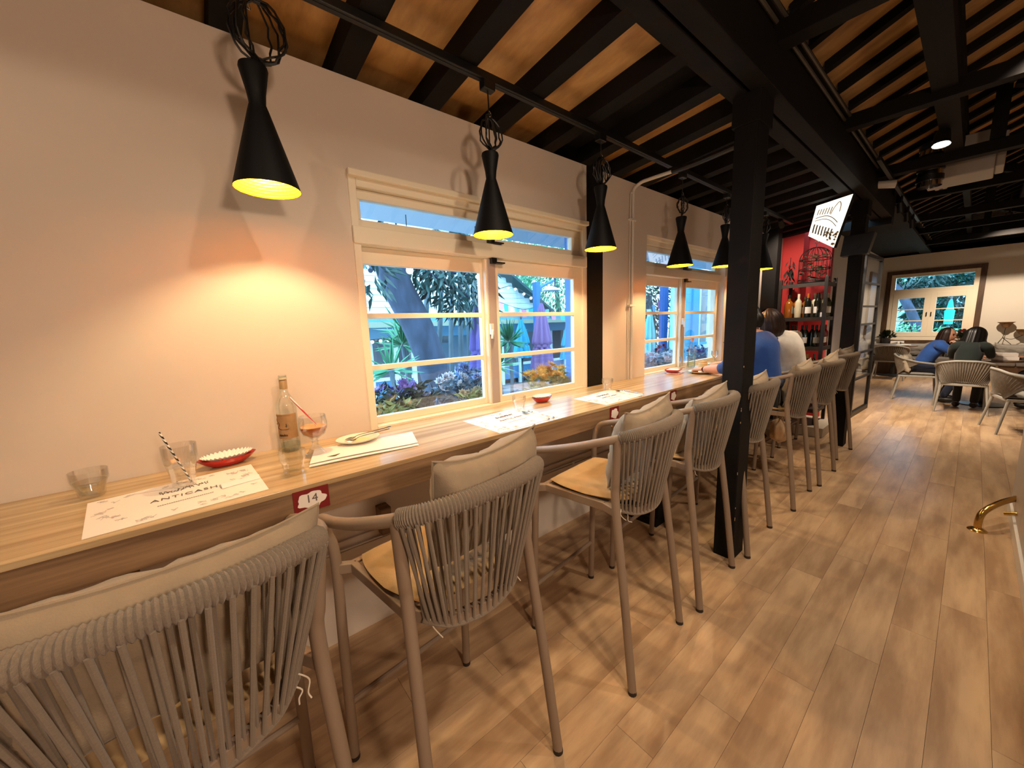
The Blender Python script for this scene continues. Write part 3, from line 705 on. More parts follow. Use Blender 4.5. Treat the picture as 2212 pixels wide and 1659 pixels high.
t = thing('side_plate', 'cream oval side plate with used cutlery on the napkin', 'plate', (p.x, p.y, Z0+.010), -.05)
OV = Matrix.Diagonal((.80, 1.0, 1, 1))
MB().lathe([(0, .0), (.050, .0), (.085, .014), (.090, .019), (.086, .0185), (.060, .008), (.045, .005), (0, .005)], 44, M=OV).build('dish', M['white_ceramic'], t)
MB().lathe([(.0, .0062), (.02, .0068), (.046, .0060)], 30, M=OV).build('yellow_glaze', mat('pale_yellow_glaze', '#e6d79a', .35), t)
def spoon(name, a, b, z0, z1, label, fork=False, grp='cutlery on the counter'):
    a, b = Vector((a[0], a[1], z0)), Vector((b[0], b[1], z1)); d = b-a; L = d.length
    t = thing(name, label, 'fork' if fork else 'spoon', a, group=grp)
    t.rotation_euler = d.to_track_quat('X', 'Z').to_euler()
    MB().tube(crom([(.035, 0, .004), (.06, 0, .010), (L*.6, 0, .006), (L*.9, 0, .003), (L, 0, .002)], 5), [.0016]*6+[.0018]*5+[.0026]*5+[.0036]*4+[.003], 8).build('handle', M['silver'], t)
    if fork:
        m = MB().tube(crom([(.038, 0, .005), (.028, 0, .003)], 2), .004, 8)
        for k in range(4): m.tube(crom([(.03, (k-1.5)*.004, .003), (.015, (k-1.5)*.0048, .0015), (0, (k-1.5)*.0046, .004)], 3), .0011, 6)
        m.build('tines', M['silver'], t)
    else:
        MB().grid(lambda u, v: ((.022-.024*math.cos(2*math.pi*u)*v), .0145*math.sin(2*math.pi*u)*v, .001+.006*v*v), 24, 5, True).build('bowl', M['silver'], t)
a, b = on(748, 962), on(845, 935); spoon('spoon', (a.x, a.y), (b.x, b.y), Z0+.018, Z0+.030, 'steel spoon lying across the cream oval plate')
a, b = on(752, 966), on(842, 940); spoon('fork', (a.x, a.y), (b.x, b.y), Z0+.019, Z0+.029, 'steel fork lying across the cream oval plate', True)
# ---- printed placemats
def placemat(P, label, name_txt='ANTICASH', seed=1, full=True):
    c = sum((Vector(q) for q in P), Vector())/4; t = thing('paper_placemat', label, 'placemat', (c.x, c.y, Z0), group='printed paper placemats')
    Q = [Vector((q.x-c.x, q.y-c.y, 0)) for q in P]        # near-left, far-left, far-right, near-right
    def pt(a, b, z=.0009): q = Q[0].lerp(Q[3], a).lerp(Q[1].lerp(Q[2], a), b); q.z = z; return q
    MB().grid(lambda a, b: pt(a, b, .0008+.0006*math.sin(a*7)*math.sin(b*5)), 12, 8).grid(lambda a, b: pt(a, b, .0002), 1, 1).build('sheet', M['paper'], t, smooth=60)
    rr = random.Random(seed); m = MB()
    for k in range(46):                                   # loose grey botanical sketches round the margin
        if k < 30: a, b = rr.choice([(rr.uniform(.03, .22), rr.uniform(.06, .94)), (rr.uniform(.80, .96), rr.uniform(.06, .94))])
        else: a, b = rr.uniform(.25, .8), rr.choice([rr.uniform(.05, .14), rr.uniform(.84, .95)])
        for j in range(3):
            q = [pt(a+rr.uniform(-.03, .03), b+rr.uniform(-.03, .03), .0022) for _ in range(3)]; m.tube(crom(q, 4), .00045, 5)
    m.build('botanical_sketches', M['print'], t)['kind'] = 'stuff'
    ang = math.atan2((Q[3]-Q[0]).y, (Q[3]-Q[0]).x)
    o = link('lettering', text_mesh(name_txt, .030, 'lettering', M['ink'], .0003, 1.15), t, pt(.52, .50, .0024), (0, 0, ang))
    m = MB()                                              # the small line below and the flourish above
    for k in range(26): a = .36+k*.0125; m.box(pt(a, .335, .002)-Vector((.0016, .0018, 0)), pt(a, .335, .0024)+Vector((.0016, .0018, 0)))
    for k in range(22):
        a = .38+k*.014; q = [pt(a+rr.uniform(-.01, .01), .70+rr.uniform(-.05, .05), .0022) for _ in range(3)]; m.tube(crom(q, 3), .0009, 5)
    m.build('small_print', M['ink'], t)['kind'] = 'stuff'
    return t
q1 = [on(176, 1167), on(189, 1088), on(542, 1003), on(581, 1057)]
placemat(q1, 'printed paper placemat under the tall straw glass, corner lifted', seed=2)
q2 = [on(1080, 936), on(1000, 910), on(1118, 884), on(1205, 900)]; placemat([q2[0], q2[1], q2[2]+Vector((-.03, .02, 0)), q2[3]], 'printed paper placemat in front of the first window beside the round red dish', seed=5)
q3 = [on(1310, 875), on(1238, 862), on(1318, 842), on(1392, 853)]; placemat(q3, 'printed paper placemat in front of the black wall post', seed=9)
a = on(505, 1045); t = thing('folded_card', 'small folded white paper slip on the printed placemat', 'paper', (a.x, a.y, Z0+.002), .15)
MB().prism([(-.022, -.035, 0), (.025, -.035, 0), (.012, -.035, .012)], (0, .105, 0)).build('slip', M['paper'], t, smooth=0)
a, b = on(1128, 893), on(1187, 906); spoon('spoon', (a.x, a.y), (b.x, b.y), Z0+.003, Z0+.003, 'steel spoon on the placemat beside the round red dish')
a, b = on(1140, 890), on(1197, 903); spoon('fork', (a.x, a.y), (b.x, b.y), Z0+.003, Z0+.003, 'steel fork on the placemat beside the round red dish', True)
a, b = on(1330, 846), on(1385, 857); spoon('spoon', (a.x, a.y), (b.x, b.y), Z0+.003, Z0+.003, 'steel spoon on the placemat by the black wall post')
a, b = on(1340, 845), on(1390, 853); spoon('fork', (a.x, a.y), (b.x, b.y), Z0+.003, Z0+.003, 'steel fork on the placemat by the black wall post', True)
# ---- the diners' setting further along
p = on(1452, 806)
t = thing('menu_card', 'square red and white card under the red tray', 'card', (p.x+.02, p.y, Z0), .2)
MB().box((-.07, -.07, .0005), (.07, .07, .002)).build('border', M['red_glaze'], t, smooth=0); MB().box((-.055, -.055, .002), (.055, .055, .0026)).build('face', M['paper'], t, smooth=0)
t = thing('red_tray', 'small square red tray holding a folded white napkin', 'tray', (p.x, p.y+.02, Z0+.003), .2)
def tray(a, b):
    an = 2*math.pi*a; k = 1/max(abs(math.cos(an)), abs(math.sin(an)))**.8; r = (.035+.035*b)*k; return (r*math.cos(an), r*math.sin(an), .001+.03*b**1.4)
MB().grid(tray, 32, 4, True).lathe([(0, .001), (.036, .001)], 32).build('bowl', M['red_glaze'], t); MB().box((-.05, -.055, .024), (.05, .055, .032)).build('napkin', M['paper'], t, smooth=0, bevel=.003)
def plate(c, r, label, m=M['white_ceramic']):
    t = thing('dinner_plate', label, 'plate', (c[0], c[1], Z0+.001), group='diners plates')
    MB().lathe([(0, .0), (r*.6, .0), (r, .016), (r*1.02, .019), (r*.97, .0185), (r*.62, .006), (0, .006)], 40).build('dish', m, t); return t
p = on(1514, 806); plate((p.x, p.y), .105, 'cream dinner plate on a napkin in front of the beige jar')
p = on(1547, 789); tt = plate((p.x, p.y), .10, 'white plate of food beneath the reaching hand')
MB().lathe([(0, .034), (.03, .033), (.06, .022), (.075, .008)], 20).build('food', mat('baked_food', '#c9a25e', .8, var=.4, scale=(60, 60, 60), bump=.6, bscale=120), tt)
p = on(1522, 799); t = thing('spice_jar', 'beige lidded jar between the plate and the reaching hand', 'jar', (p.x-.03, p.y+.03, Z0)); lathe_part(t, 'pot', [(0, .001), (.036, .001), (.040, .02), (.040, .062), (.034, .07), (0, .071)], mat('beige_clay', '#d2ad76', .6)); lathe_part(t, 'lid', [(.036, .071), (.037, .078), (.01, .084), (0, .092)], mat('beige_lid', '#c59a63', .6))
p = on(1493, 794)
t = thing('water_bottle', 'clear water bottle standing before the second window', 'bottle', (p.x, p.y, Z0))
lathe_part(t, 'body', [(0, .002), (.034, .001), (.037, .006), (.037, .17), (.032, .195), (.016, .235), (.013, .25), (.0125, .285), (.0145, .287), (.0145, .30), (.012, .30)], bg_)
lathe_part(t, 'contents', [(0, .008), (.0345, .008), (.0345, .15), (0, .15)], clear_glass('bottled_water', (.86, .94, .88), .06)); lathe_part(t, 'cap', [(.0142, .27), (.0148, .27), (.0148, .302), (0, .303)], mat('pinkish_cap', '#b98a78', .5))
p = on(1548, 792); t = thing('wine_glass', 'small clear wine glass behind the plate of food', 'glass', (p.x-.09, p.y+.16, Z0))
lathe_part(t, 'glass', [(0, .002), (.03, .001), (.03, .003), (.005, .008), (.004, .07), (.02, .085), (.034, .11), (.032, .15), (.0305, .15), (.032, .11), (.018, .088), (0, .082)], M['tumbler'])

p = on(722, 990); t = thing('dried_leaf', 'small dried leaf lying beside the foot of the goblet', 'leaf', (p.x, p.y, Z0+.009), .4)
MB().prism([(-.012, -.02, 0), (.014, -.004, .003), (.004, .024, .001)], (0, 0, .003)).build('blade', mat('dry_leaf', '#5b4a22', .8), t, smooth=0)
# ================================================================ people
def skin_mesh(name, J, E, root, m, sub=2):
    """J: {name: (pos, rx[, ry])}; grows one continuous surface with Skin + Subdivision."""
    ks = list(J); ix = {k: i for i, k in enumerate(ks)}
    me = bpy.data.meshes.new(name+'_rig'); me.from_pydata([tuple(J[k][0]) for k in ks], [(ix[a], ix[b]) for a, b in E], [])
    ob = bpy.data.objects.new(name+'_rig', me); COL.objects.link(ob)
    ob.modifiers.new('s', 'SKIN'); sd = ob.modifiers.new('d', 'SUBSURF'); sd.levels = sub; sd.render_levels = sub
    lay = me.skin_vertices[0].data
    for k in ks:
        r = J[k][1:]; lay[ix[k]].radius = (r[0], r[-1]); lay[ix[k]].use_root = (k == root)
    dg = bpy.context.evaluated_depsgraph_get(); dg.update()
    out = bpy.data.meshes.new_from_object(ob.evaluated_get(dg)); bpy.data.objects.remove(ob); bpy.data.meshes.remove(me)
    out.name = name; out.materials.clear(); out.materials.append(m)
    out.polygons.foreach_set('use_smooth', [True]*len(out.polygons)); return out
def join_mb(me, mb):                                    # add builder geometry into an existing mesh
    bm = bmesh.new(); bm.from_mesh(me); vv = [bm.verts.new(p) for p in mb.v]
    for f in mb.f:
        try: fc = bm.faces.new([vv[i] for i in f]); fc.smooth = True
        except ValueError: pass
    bm.to_mesh(me); bm.free(); return me
V = Vector
def hand_mb(wrist, tip, nrm_, curl=.5, spread=1.0, sc=1.0, thumb=1):
    """palm and five fingers; wrist->tip is the pointing direction, nrm_ the back of the hand."""
    wrist, tip = V(wrist), V(tip); d = (tip-wrist).normalized(); n = (V(nrm_)-d*V(nrm_).dot(d)).normalized(); s = d.cross(n)*thumb
    m = MB(); palm = .085*sc
    def ring(c, hw, ht): return [c+s*hw*math.cos(a)+n*ht*math.sin(a) for a in [2*math.pi*k/12 for k in range(12)]]
    rows = [(0, .026, .021), (.02, .030, .019), (.05, .040, .016), (.085, .041, .013), (.092, .036, .009)]; n0 = len(m.v)
    for f_, hw, ht in rows: m.v.extend(ring(wrist+d*f_*sc, hw*sc, ht*sc))
    for i in range(len(rows)-1):
        for k in range(12): m.f.append((n0+i*12+k, n0+i*12+(k+1) % 12, n0+(i+1)*12+(k+1) % 12, n0+(i+1)*12+k))
    for i, (off, ln) in enumerate(((.030, .068), (.0105, .078), (-.0105, .073), (-.030, .056))):
        p = wrist+d*palm*.94+s*off*sc; dir_ = (d+s*off*3*spread*.4).normalized(); pts = [p-d*.012*sc, p]; ang = 0
        for sgm, c_ in ((.45, .7), (.30, 1.0), (.25, .8)):
            ang += curl*c_; q = dir_*math.cos(ang)-n*math.sin(ang); pts.append(pts[-1]+q*ln*sgm*sc)
        m.tube(crom(pts, 3), [.0088*sc]*3+[.0090*sc]*3+[.0085*sc]*3+[.0078*sc]*3+[.0055*sc], 8)
    p = wrist+d*.022*sc+s*.026*sc; q1_ = p+(d*.55+s*.75-n*.25).normalized()*.036*sc; q2_ = q1_+(d*.85+s*.25-n*.45).normalized()*.030*sc; q3_ = q2_+(d*.9-n*.5-s*.05).normalized()*.022*sc
    m.tube(crom([p-d*.01*sc, p, q1_, q2_, q3_], 3), [.012*sc]*6+[.0105*sc]*3+[.0095*sc]*3+[.0065*sc], 8)
    return m
def head_mb(c, fwd, up, sc=1.0):
    """skull with brow, eyes sockets, nose, lips, chin and ears."""
    c = V(c); f = V(fwd).normalized(); u = (V(up)-f*V(up).dot(f)).normalized(); s = f.cross(u); m = MB()
    def fn(a, b):
        th = math.pi*b; an = 2*math.pi*a; x, y, z = math.sin(th)*math.cos(an), math.sin(th)*math.sin(an), math.cos(th)
        rx, ry, rz = .098, .076, .118
        if z < 0: ry *= 1-.34*z*z; rx *= 1-.16*z*z*(1 if x < 0 else .2)
        px, py, pz = rx*x, ry*y, rz*z
        if x > 0:
            px += .020*math.exp(-((y/.16)**2+((z+.13)/.16)**2))          # nose
            px += .010*math.exp(-((y/.12)**2+((z+.28)/.07)**2))
            px -= .011*(math.exp(-(((y-.42)/.2)**2+((z-.06)/.12)**2))+math.exp(-(((y+.42)/.2)**2+((z-.06)/.12)**2)))
            px += .007*math.exp(-((y/.28)**2+((z+.52)/.08)**2))          # lips
            px += .010*math.exp(-((y/.3)**2+((z+.86)/.12)**2))           # chin
        return c+(f*px+s*py+u*pz)*sc
    m.grid(fn, 32, 24, True)
    for k in (-1, 1):
        e = c+(s*.078*k-f*.008-u*.005)*sc; m.ball(e, .012*sc, 8, 6, Matrix((f*1.2, s*.5, u*2.2)).transposed())
    return m
def face_parts(parent, c, fwd, up, sc=1.0):
    c = V(c); f = V(fwd).normalized(); u = (V(up)-f*V(up).dot(f)).normalized(); s = f.cross(u)
    e = MB(); b = MB()
    for k in (-1, 1):
        e.ball(c+(f*.081+s*.031*k+u*.008)*sc, .0075*sc, 8, 6)
        b.tube(crom([c+(f*.086+s*.017*k+u*.028)*sc, c+(f*.087+s*.034*k+u*.033)*sc, c+(f*.075+s*.052*k+u*.027)*sc], 3), .0028*sc, 6)
    e.build('eyes', mat('dark_eye', '#1b1310', .2), parent); b.build('eyebrows', mat('dark_brow', '#2a1b14', .8), parent)
    MB().tube(crom([c+(f*.094+s*-.022-u*.062)*sc, c+(f*.102-u*.061)*sc, c+(f*.094+s*.022-u*.062)*sc], 4), .0038*sc, 6).build('lips', mat('lip', '#a5544a', .5), parent)
def hair_mb(c, fwd, up, length, sc=1.0, seed=1, back=.0, grow=1.0, fringe=.25):
    """shell of hair over the skull that falls to `length` below the head centre, with strand ridges."""
    c = V(c); f = V(fwd).normalized(); u = (V(up)-f*V(up).dot(f)).normalized(); s = f.cross(u); rr = random.Random(seed); m = MB()
    ph = [rr.uniform(0, 6) for _ in range(4)]
    def fn(a, b):
        an = math.pi*(fringe+(2-2*fringe)*a)                 # open at the face
        if b < .55: th = math.pi*.5*b/.55; r = 1.10; z = .118*math.cos(th); rad = math.sin(th)
        else: k = (b-.55)/.45; z = -length*k; rad = 1+.10*math.sin(k*3)-.25*k*k
        rid = 1+.025*math.sin(an*17+ph[0]+b*2)+.02*math.sin(an*31+ph[1])
        return c+(f*(.098*1.12*rad*rid*math.cos(an)*grow-back*max(0, b-.5))+s*(.076*1.20*rad*rid*math.sin(an)*grow)+u*(z*1.09+.004))*sc
    m.grid(fn, 60, 22); return m
SKIN = mat('skin', '#c98d6c', .55, var=.06, scale=(20, 20, 20)); SKIN2 = mat('fair_skin', '#d9a183', .55, var=.06, scale=(20, 20, 20))
def clothes(name, col, **k): return mat(name, col, .9, var=.14, scale=(14, 14, 14), bump=.5, bscale=24, sheen=.15, **k)
def seated(name, label, pel, chest, neck, head, fwd, look, up, sh, el, wr, kn, ft, skin, top, bottom, shoe, hair, topname='shirt', hlen=.2, hgrow=1.0, bulk=1.0, hands=None, curl=.6, seed=1, face=True, fringe=.25, loose=1.19):
    """sh/el/wr/kn/ft are (left, right) pairs of world points."""
    t = thing(name, label, 'person', (pel[0], pel[1], 0)); o_ = V((pel[0], pel[1], 0)); L = lambda p: V(p)-o_
    B = bulk
    J = {'pel': (L(pel), .135*B, .12*B), 'wst': (L(V(pel).lerp(V(chest), .45)), .125*B, .105*B), 'chs': (L(chest), .155*B, .115*B), 'nkb': (L(V(chest).lerp(V(neck), .75)), .085*B, .075*B), 'nck': (L(neck), .052, .052), 'hd': (L(V(neck).lerp(V(head), .55)), .05, .05)}
    E = [('pel', 'wst'), ('wst', 'chs'), ('chs', 'nkb'), ('nkb', 'nck'), ('nck', 'hd')]
    for k, i in (('l', 0), ('r', 1)):
        J['s'+k] = (L(sh[i]), .062*B, .062*B); J['e'+k] = (L(el[i]), .043*B); J['w'+k] = (L(wr[i]), .027)
        J['m'+k] = (L(V(sh[i]).lerp(V(el[i]), .5)), .052*B); J['n'+k] = (L(V(el[i]).lerp(V(wr[i]), .35)), .043*B)
        E += [('nkb', 's'+k), ('s'+k, 'm'+k), ('m'+k, 'e'+k), ('e'+k, 'n'+k), ('n'+k, 'w'+k)]
        hp = V(pel)+(V(sh[i])-V(sh[0]).lerp(V(sh[1]), .5))*.5-V((0, 0, .02)); hp.z = pel[2]-.01
        J['h'+k] = (L(hp), .095*B); J['t'+k] = (L(hp.lerp(V(kn[i]), .5)), .082*B); J['k'+k] = (L(kn[i]), .060*B); J['c'+k] = (L(V(kn[i]).lerp(V(ft[i]), .4)), .055*B); J['a'+k] = (L(ft[i]), .036)
        E += [('pel', 'h'+k), ('h'+k, 't'+k), ('t'+k, 'k'+k), ('k'+k, 'c'+k), ('c'+k, 'a'+k)]
    under = ('pel', 'wst', 'chs', 'nkb', 'sl', 'sr', 'ml', 'mr')      # the torso stays inside the clothes
    body = skin_mesh('body', {k: (v[0], *[r*(.84 if k in under else 1) for r in v[1:]]) for k, v in J.items()}, E, 'pel', skin)
    join_mb(body, head_mb(L(head), look, up))
    for k, i, th in (('l', 0, 1), ('r', 1, -1)):
        hd = (hands or {}).get(k) or (V(wr[i])+(V(wr[i])-V(el[i])).normalized()*.1, (0, 0, 1))
        join_mb(body, hand_mb(L(wr[i]), L(hd[0]), hd[1], curl, thumb=th))
    b = link('body', body, t)
    if face: face_parts(t, L(head), look, up)
    grow = lambda ks, f_: {k: (J[k][0], *[r*f_ for r in J[k][1:]]) for k in ks}
    ks = ['pel', 'wst', 'chs', 'nkb', 'sl', 'sr', 'ml', 'mr', 'el', 'er', 'nl', 'nr']
    tj = grow(ks, loose); tj.update(grow(['sl', 'sr'], loose*1.12)); tj['nkb'] = (J['nkb'][0], .10*B, .09*B); tj['col'] = (J['nkb'][0].lerp(J['nck'][0], .75), .068, .066)
    link(topname, skin_mesh(topname, tj, [e for e in E if e[0] in ks and e[1] in ks]+[('nkb', 'col')], 'pel', top), t)
    ks = ['pel', 'hl', 'hr', 'tl', 'tr', 'kl', 'kr', 'cl', 'cr', 'al', 'ar']; tj = grow(ks, 1.10); tj['pel'] = (J['pel'][0], .13*B, .11*B)
    for k in 'lr': tj['a'+k] = (J['a'+k][0], .05)
    link('trousers', skin_mesh('trousers', tj, [e for e in E if e[0] in ks and e[1] in ks], 'pel', bottom), t)
    fd = V((fwd[0], fwd[1], 0)).normalized()
    for i in (0, 1):
        p = L(ft[i]); m = MB().ball(p+fd*.06-V((0, 0, .02)), 1.0, 12, 8, Matrix((fd*.125, V((-fd.y, fd.x, 0))*.045, V((0, 0, .045)))).transposed()); m.build('shoe', shoe, t)
    if hair:
        hm = hair_mb(L(head), look, up, hlen, 1.0, seed, grow=hgrow, fringe=fringe); hm.build('hair', hair, t, smooth=80)
    return t
blk = clothes('black_cloth', '#15151a'); shoe_m = mat('dark_shoe', '#18120f', .5)
hairb = mat('brown_hair', '#2c1710', .45, var=.5, scale=(60, 60, 6)); hairk = mat('black_hair', '#0d0a0a', .4, var=.4, scale=(60, 60, 6))
# diner in the blue shirt, back to the aisle, reaching for the plate
hx = at(1528, 784, 'z', 1.095); wx = at(1562, 786, 'z', 1.10)
A = seated('person', 'diner in a blue shirt with a black bracelet reaching over the counter', (-1.07, 3.64, .885), (-1.12, 3.62, 1.20), (-1.175, 3.60, 1.40), (-1.225, 3.60, 1.515), (-1, 0, 0), (-1, .1, -.35), (-.3, 0, 1),
   ((-1.17, 3.42, 1.315), (-1.15, 3.80, 1.315)), ((-1.28, 3.36, 1.10), (-1.22, 3.96, 1.12)), ((-1.50, 3.45, 1.075), wx), ((-1.45, 3.55, .78), (-1.45, 3.76, .78)), ((-1.33, 3.55, .30), (-1.33, 3.76, .30)),
   SKIN2, clothes('blue_cotton', '#1f4d9c'), blk, shoe_m, hairk, 'shirt', .10, 1.0, 1.12, {'r': (hx, (0, .2, 1))}, .75, 3, False)
w0 = wx-V((-1.07, 3.64, 0)); dd = (hx-wx).normalized(); u_ = dd.orthogonal().normalized(); v_ = dd.cross(u_)
MB().tube([w0-dd*.012+(u_*math.cos(a)+v_*math.sin(a))*.031 for a in [2*math.pi*k/20 for k in range(20)]], .004, 8, closed=True).build('bracelet', M['black_plastic'], A)
# diner in the white blouse
seated('person', 'diner with brown hair in a white blouse, beyond the diner in blue', (-1.05, 4.36, .885), (-1.11, 4.32, 1.18), (-1.18, 4.20, 1.365), (-1.21, 4.10, 1.465), (-1, 0, 0), (-1, -.5, -.2), (-.1, -.3, 1),
   ((-1.16, 4.10, 1.285), (-1.12, 4.46, 1.275)), ((-1.30, 4.06, 1.10), (-1.15, 4.60, 1.08)), ((-1.50, 4.16, 1.08), (-1.42, 4.52, 1.075)), ((-1.45, 4.26, .78), (-1.45, 4.46, .78)), ((-1.33, 4.26, .30), (-1.33, 4.46, .30)),
   SKIN2, clothes('white_blouse', '#e6e0d6'), blk, shoe_m, hairb, 'blouse', .13, 1.05, 1.02, None, .6, 4, False, loose=1.22)
# beige bag slung under the chair past the pillar
t = thing('cloth_bag', 'crumpled beige cloth bag hanging under the chair of the diner in blue', 'bag', at(1682, 930, 'x', -1.03))
def bagf(a, b):
    an = 2*math.pi*a; th = math.pi*b; r = .085*math.sin(th)**.7*(1+.25*noise.noise(V((math.cos(an)*1.7, math.sin(an)*1.7, b*3)))+.06*math.sin(an*7)); return (r*math.cos(an)*.8, r*math.sin(an)*1.25, .10*math.cos(th)-.02*math.sin(an))
MB().grid(bagf, 40, 18, True).build('pouch', clothes('beige_linen', '#c9a983'), t, smooth=70)
for s in (-1, 1): MB().tube(crom([(0, s*.06, .05), (.02, s*.07, .14), (.01, s*.04, .235)], 5), .006, 6).build('strap', clothes('beige_strap', '#b8946c'), t)
# ================================================================ wine rack corner
RX0, RX1, RY0, RY1 = -1.66, -1.185, 5.98, 6.42
steel = mat('dark_brown_steel', '#1e1611', .5); board_m = mat('dark_shelf_board', '#2c221b', .6, var=.3, scale=(20, 4, 20))
rk = thing('wine_rack', 'dark open shelf rack full of bottles in front of the red wall', 'shelf', ((RX0+RX1)/2, (RY0+RY1)/2, 0))
hx_, hy_ = (RX1-RX0)/2, (RY1-RY0)/2
for sx in (-1, 1):
    for sy in (-1, 1): MB().box((sx*hx_-.018, sy*hy_-.018, 0), (sx*hx_+.018, sy*hy_+.018, 1.865)).build('upright', steel, rk, smooth=0, bevel=.002)
SH = [.20, .62, 1.00, 1.375, 1.80]
for z in SH: MB().box((-hx_, -hy_, z-.018), (hx_, hy_, z)).box((-hx_, -hy_-.012, z-.045), (hx_, -hy_+.008, z)).box((hx_-.008, -hy_, z-.045), (hx_+.012, hy_, z)).build('shelf_board', board_m, rk, smooth=0)
for y in (RY0-.05,): 
    o = MB().box((RX0-.03, y-.1, .0), (RX1+.12, RY1+.1, .12)).build('rack_plinth', mat('cream_plinth', '#b9ab97', .7), smooth=0, bevel=.004); props(o, 'low cream plinth under the wine rack', 'plinth')
rk.location.z = .12
for ch in rk.children: pass
def wine(loc, kind, label, sc=1.0):
    col = {'dark': '#10140f', 'amber': '#8a4d12', 'clear': '#c9c0a0', 'green': '#2c3a1e', 'red': '#5c1018'}[kind[0]]
    t = thing('wine_bottle', label, 'bottle', loc, random.uniform(0, 6), kind[2])
    g = glassm.setdefault(kind[0], mat(kind[0]+'_bottle_glass', col, .12, coat=.5))
    c_ = capm.setdefault(kind[1], mat(kind[1].strip('#')+'_foil', kind[1], .4))
    if kind[0] == 'amber': pr = [(0, .001), (.042, .001), (.044, .01), (.044, .15), (.036, .18), (.016, .20), (.014, .235), (0, .236)]; cap = [(.0165, .225), (.018, .226), (.018, .265), (0, .266)]
    else: pr = [(0, .001), (.036, .001), (.0375, .01), (.0375, .185), (.032, .208), (.016, .235), (.0135, .25), (.0135, .285), (0, .286)]; cap = [(.0140, .235), (.0148, .24), (.0148, .30), (0, .301)]
    MB().lathe([(r*sc, z*sc) for r, z in pr], 16).build('glass', g, t); MB().lathe([(r*sc, z*sc) for r, z in cap], 14).build('capsule', c_, t)
    rl = (.0446 if kind[0] == 'amber' else .0380)*sc
    MB().lathe([(rl, .05*sc), (rl, .13*sc)], 14, a0=-2.6, a1=.4).build('label', labm[random.randrange(3)], t)
    return t
glassm = {}; capm = {}; labm = [mat('cream_label', '#d8cdb4', .7), mat('white_label', '#e8e4dc', .7), mat('grey_label', '#8d8778', .7)]
nums = ['first', 'second', 'third', 'fourth', 'fifth', 'sixth', 'seventh', 'eighth', 'ninth', 'tenth']
zt_ = .12+1.375
top = [('amber', '#0c0b0a'), ('amber', '#0c0b0a'), ('clear', '#d8cfb8'), ('amber', '#c9b58e'), ('dark', '#a85a1c'), ('clear', '#d4c39c'), ('dark', '#0f0e0d'), ('clear', '#cfd0c8')]
names_t = ['squat amber whisky bottle with a black stopper, on the upper rack shelf', 'amber bottle with black cap behind the squat whisky bottle on the rack', 'pale bottle with cream capsule on the upper rack shelf', 'amber bottle with tan capsule on the upper rack shelf', 'dark bottle with orange capsule on the upper rack shelf',
           'pale bottle with straw capsule on the upper rack shelf', 'all-black bottle on the upper rack shelf', 'pale grey bottle at the aisle end of the upper rack shelf']
for i, (k, c_) in enumerate(top):
    x = RX0+.09+i*.05; y_ = RY0+.07+(.085 if i % 2 else 0)
    if i == 7: x = RX1-.05
    wine((x, y_, zt_), (k, c_, 'bottles on the upper rack shelf'), names_t[i], 1.0 if i else 1.12)
for i in range(5):
    x, y_ = ((RX1-.05, RY0+.235), (RX1-.05, RY0+.313), (RX1-.05, RY0+.391), (RX1-.136, RY0+.30), (RX1-.136, RY0+.385))[i]
    wine((x, y_, zt_), ('dark' if i % 2 else 'green', ('#c9b58e', '#e0d8c4', '#b0a890', '#1a1a1a', '#d8d0c0')[i], 'bottles on the upper rack shelf'), ['dark bottle', 'green bottle', 'slim dark bottle', 'olive bottle', 'black bottle'][i]+' '+['with tan capsule', 'with cream capsule', 'with grey capsule', 'with black capsule', 'with pale capsule'][i]+' at the aisle side of the upper rack shelf')
for i in range(7):
    wine((RX0+.07+i*.054, RY0+.10+(.06 if i % 2 else 0), .12+1.0), ('dark', '#1b1014', 'dark wine bottles on the middle rack shelf'), 'dark wine bottle with black capsule on the middle rack shelf', .92)
for i in range(6):
    wine((RX0+.09+i*.06, RY0+.07+(.05 if i % 2 else 0), .12+.62), ('dark', ('#c9a24a', '#8a7f70', '#d2bd83', '#a29684', '#caa552', '#777')[i] if i != 5 else '#777777', 'dark wine bottles on the lower rack shelf'), ['dark bottle with gold capsule', 'dark bottle with grey capsule', 'dark bottle with straw capsule', 'dark bottle with taupe capsule', 'dark bottle with bright gold capsule', 'dark bottle with steel capsule'][i]+' on the lower rack shelf', .95)
for i in range(4):
    wine((RX1-.05, RY0+.178+i*.072, .12+1.0), ('red', '#6a1020', 'red boxes and bottles at the rack end'), 'dark red bottle at the aisle end of the middle rack shelf', .9)
o = MB().box((RX1-.044, RY0+.021, .12+1.374), (RX1-.002, RY0+.112, .12+1.43)).build('price_sign', mat('white_card', '#e8e6e2', .6), smooth=0, bevel=.002); props(o, 'small white sign block at the aisle end of the upper rack shelf', 'sign')
# ---- bird cage on the rack
cg = thing('bird_cage', 'domed black wire bird cage with dried leaves on top of the wine rack', 'bird cage', (-1.36, 6.18, .12+1.80))
wire = mat('black_wire', '#120c0a', .4)
R_ = .165; Hc = .30
for k in range(20):
    a = 2*math.pi*k/20; pts = [(R_*math.cos(a), R_*math.sin(a), .02), (R_*math.cos(a), R_*math.sin(a), Hc)]
    for j in range(1, 7): th = j/6*math.pi/2; pts.append((R_*math.cos(a)*math.cos(th), R_*math.sin(a)*math.cos(th), Hc+.15*math.sin(th)))
    MB().tube(pts, .0026, 5).build('cage_wire', wire, cg)
for z in (.02, .05, Hc*.6, Hc): MB().tube([(R_*math.cos(a), R_*math.sin(a), z) for a in [2*math.pi*k/32 for k in range(32)]], .005, 6, closed=True).build('hoop', wire, cg)
MB().lathe([(0, .0), (R_, .0), (R_+.01, .01), (R_, .022), (0, .02)], 32).build('base', wire, cg)
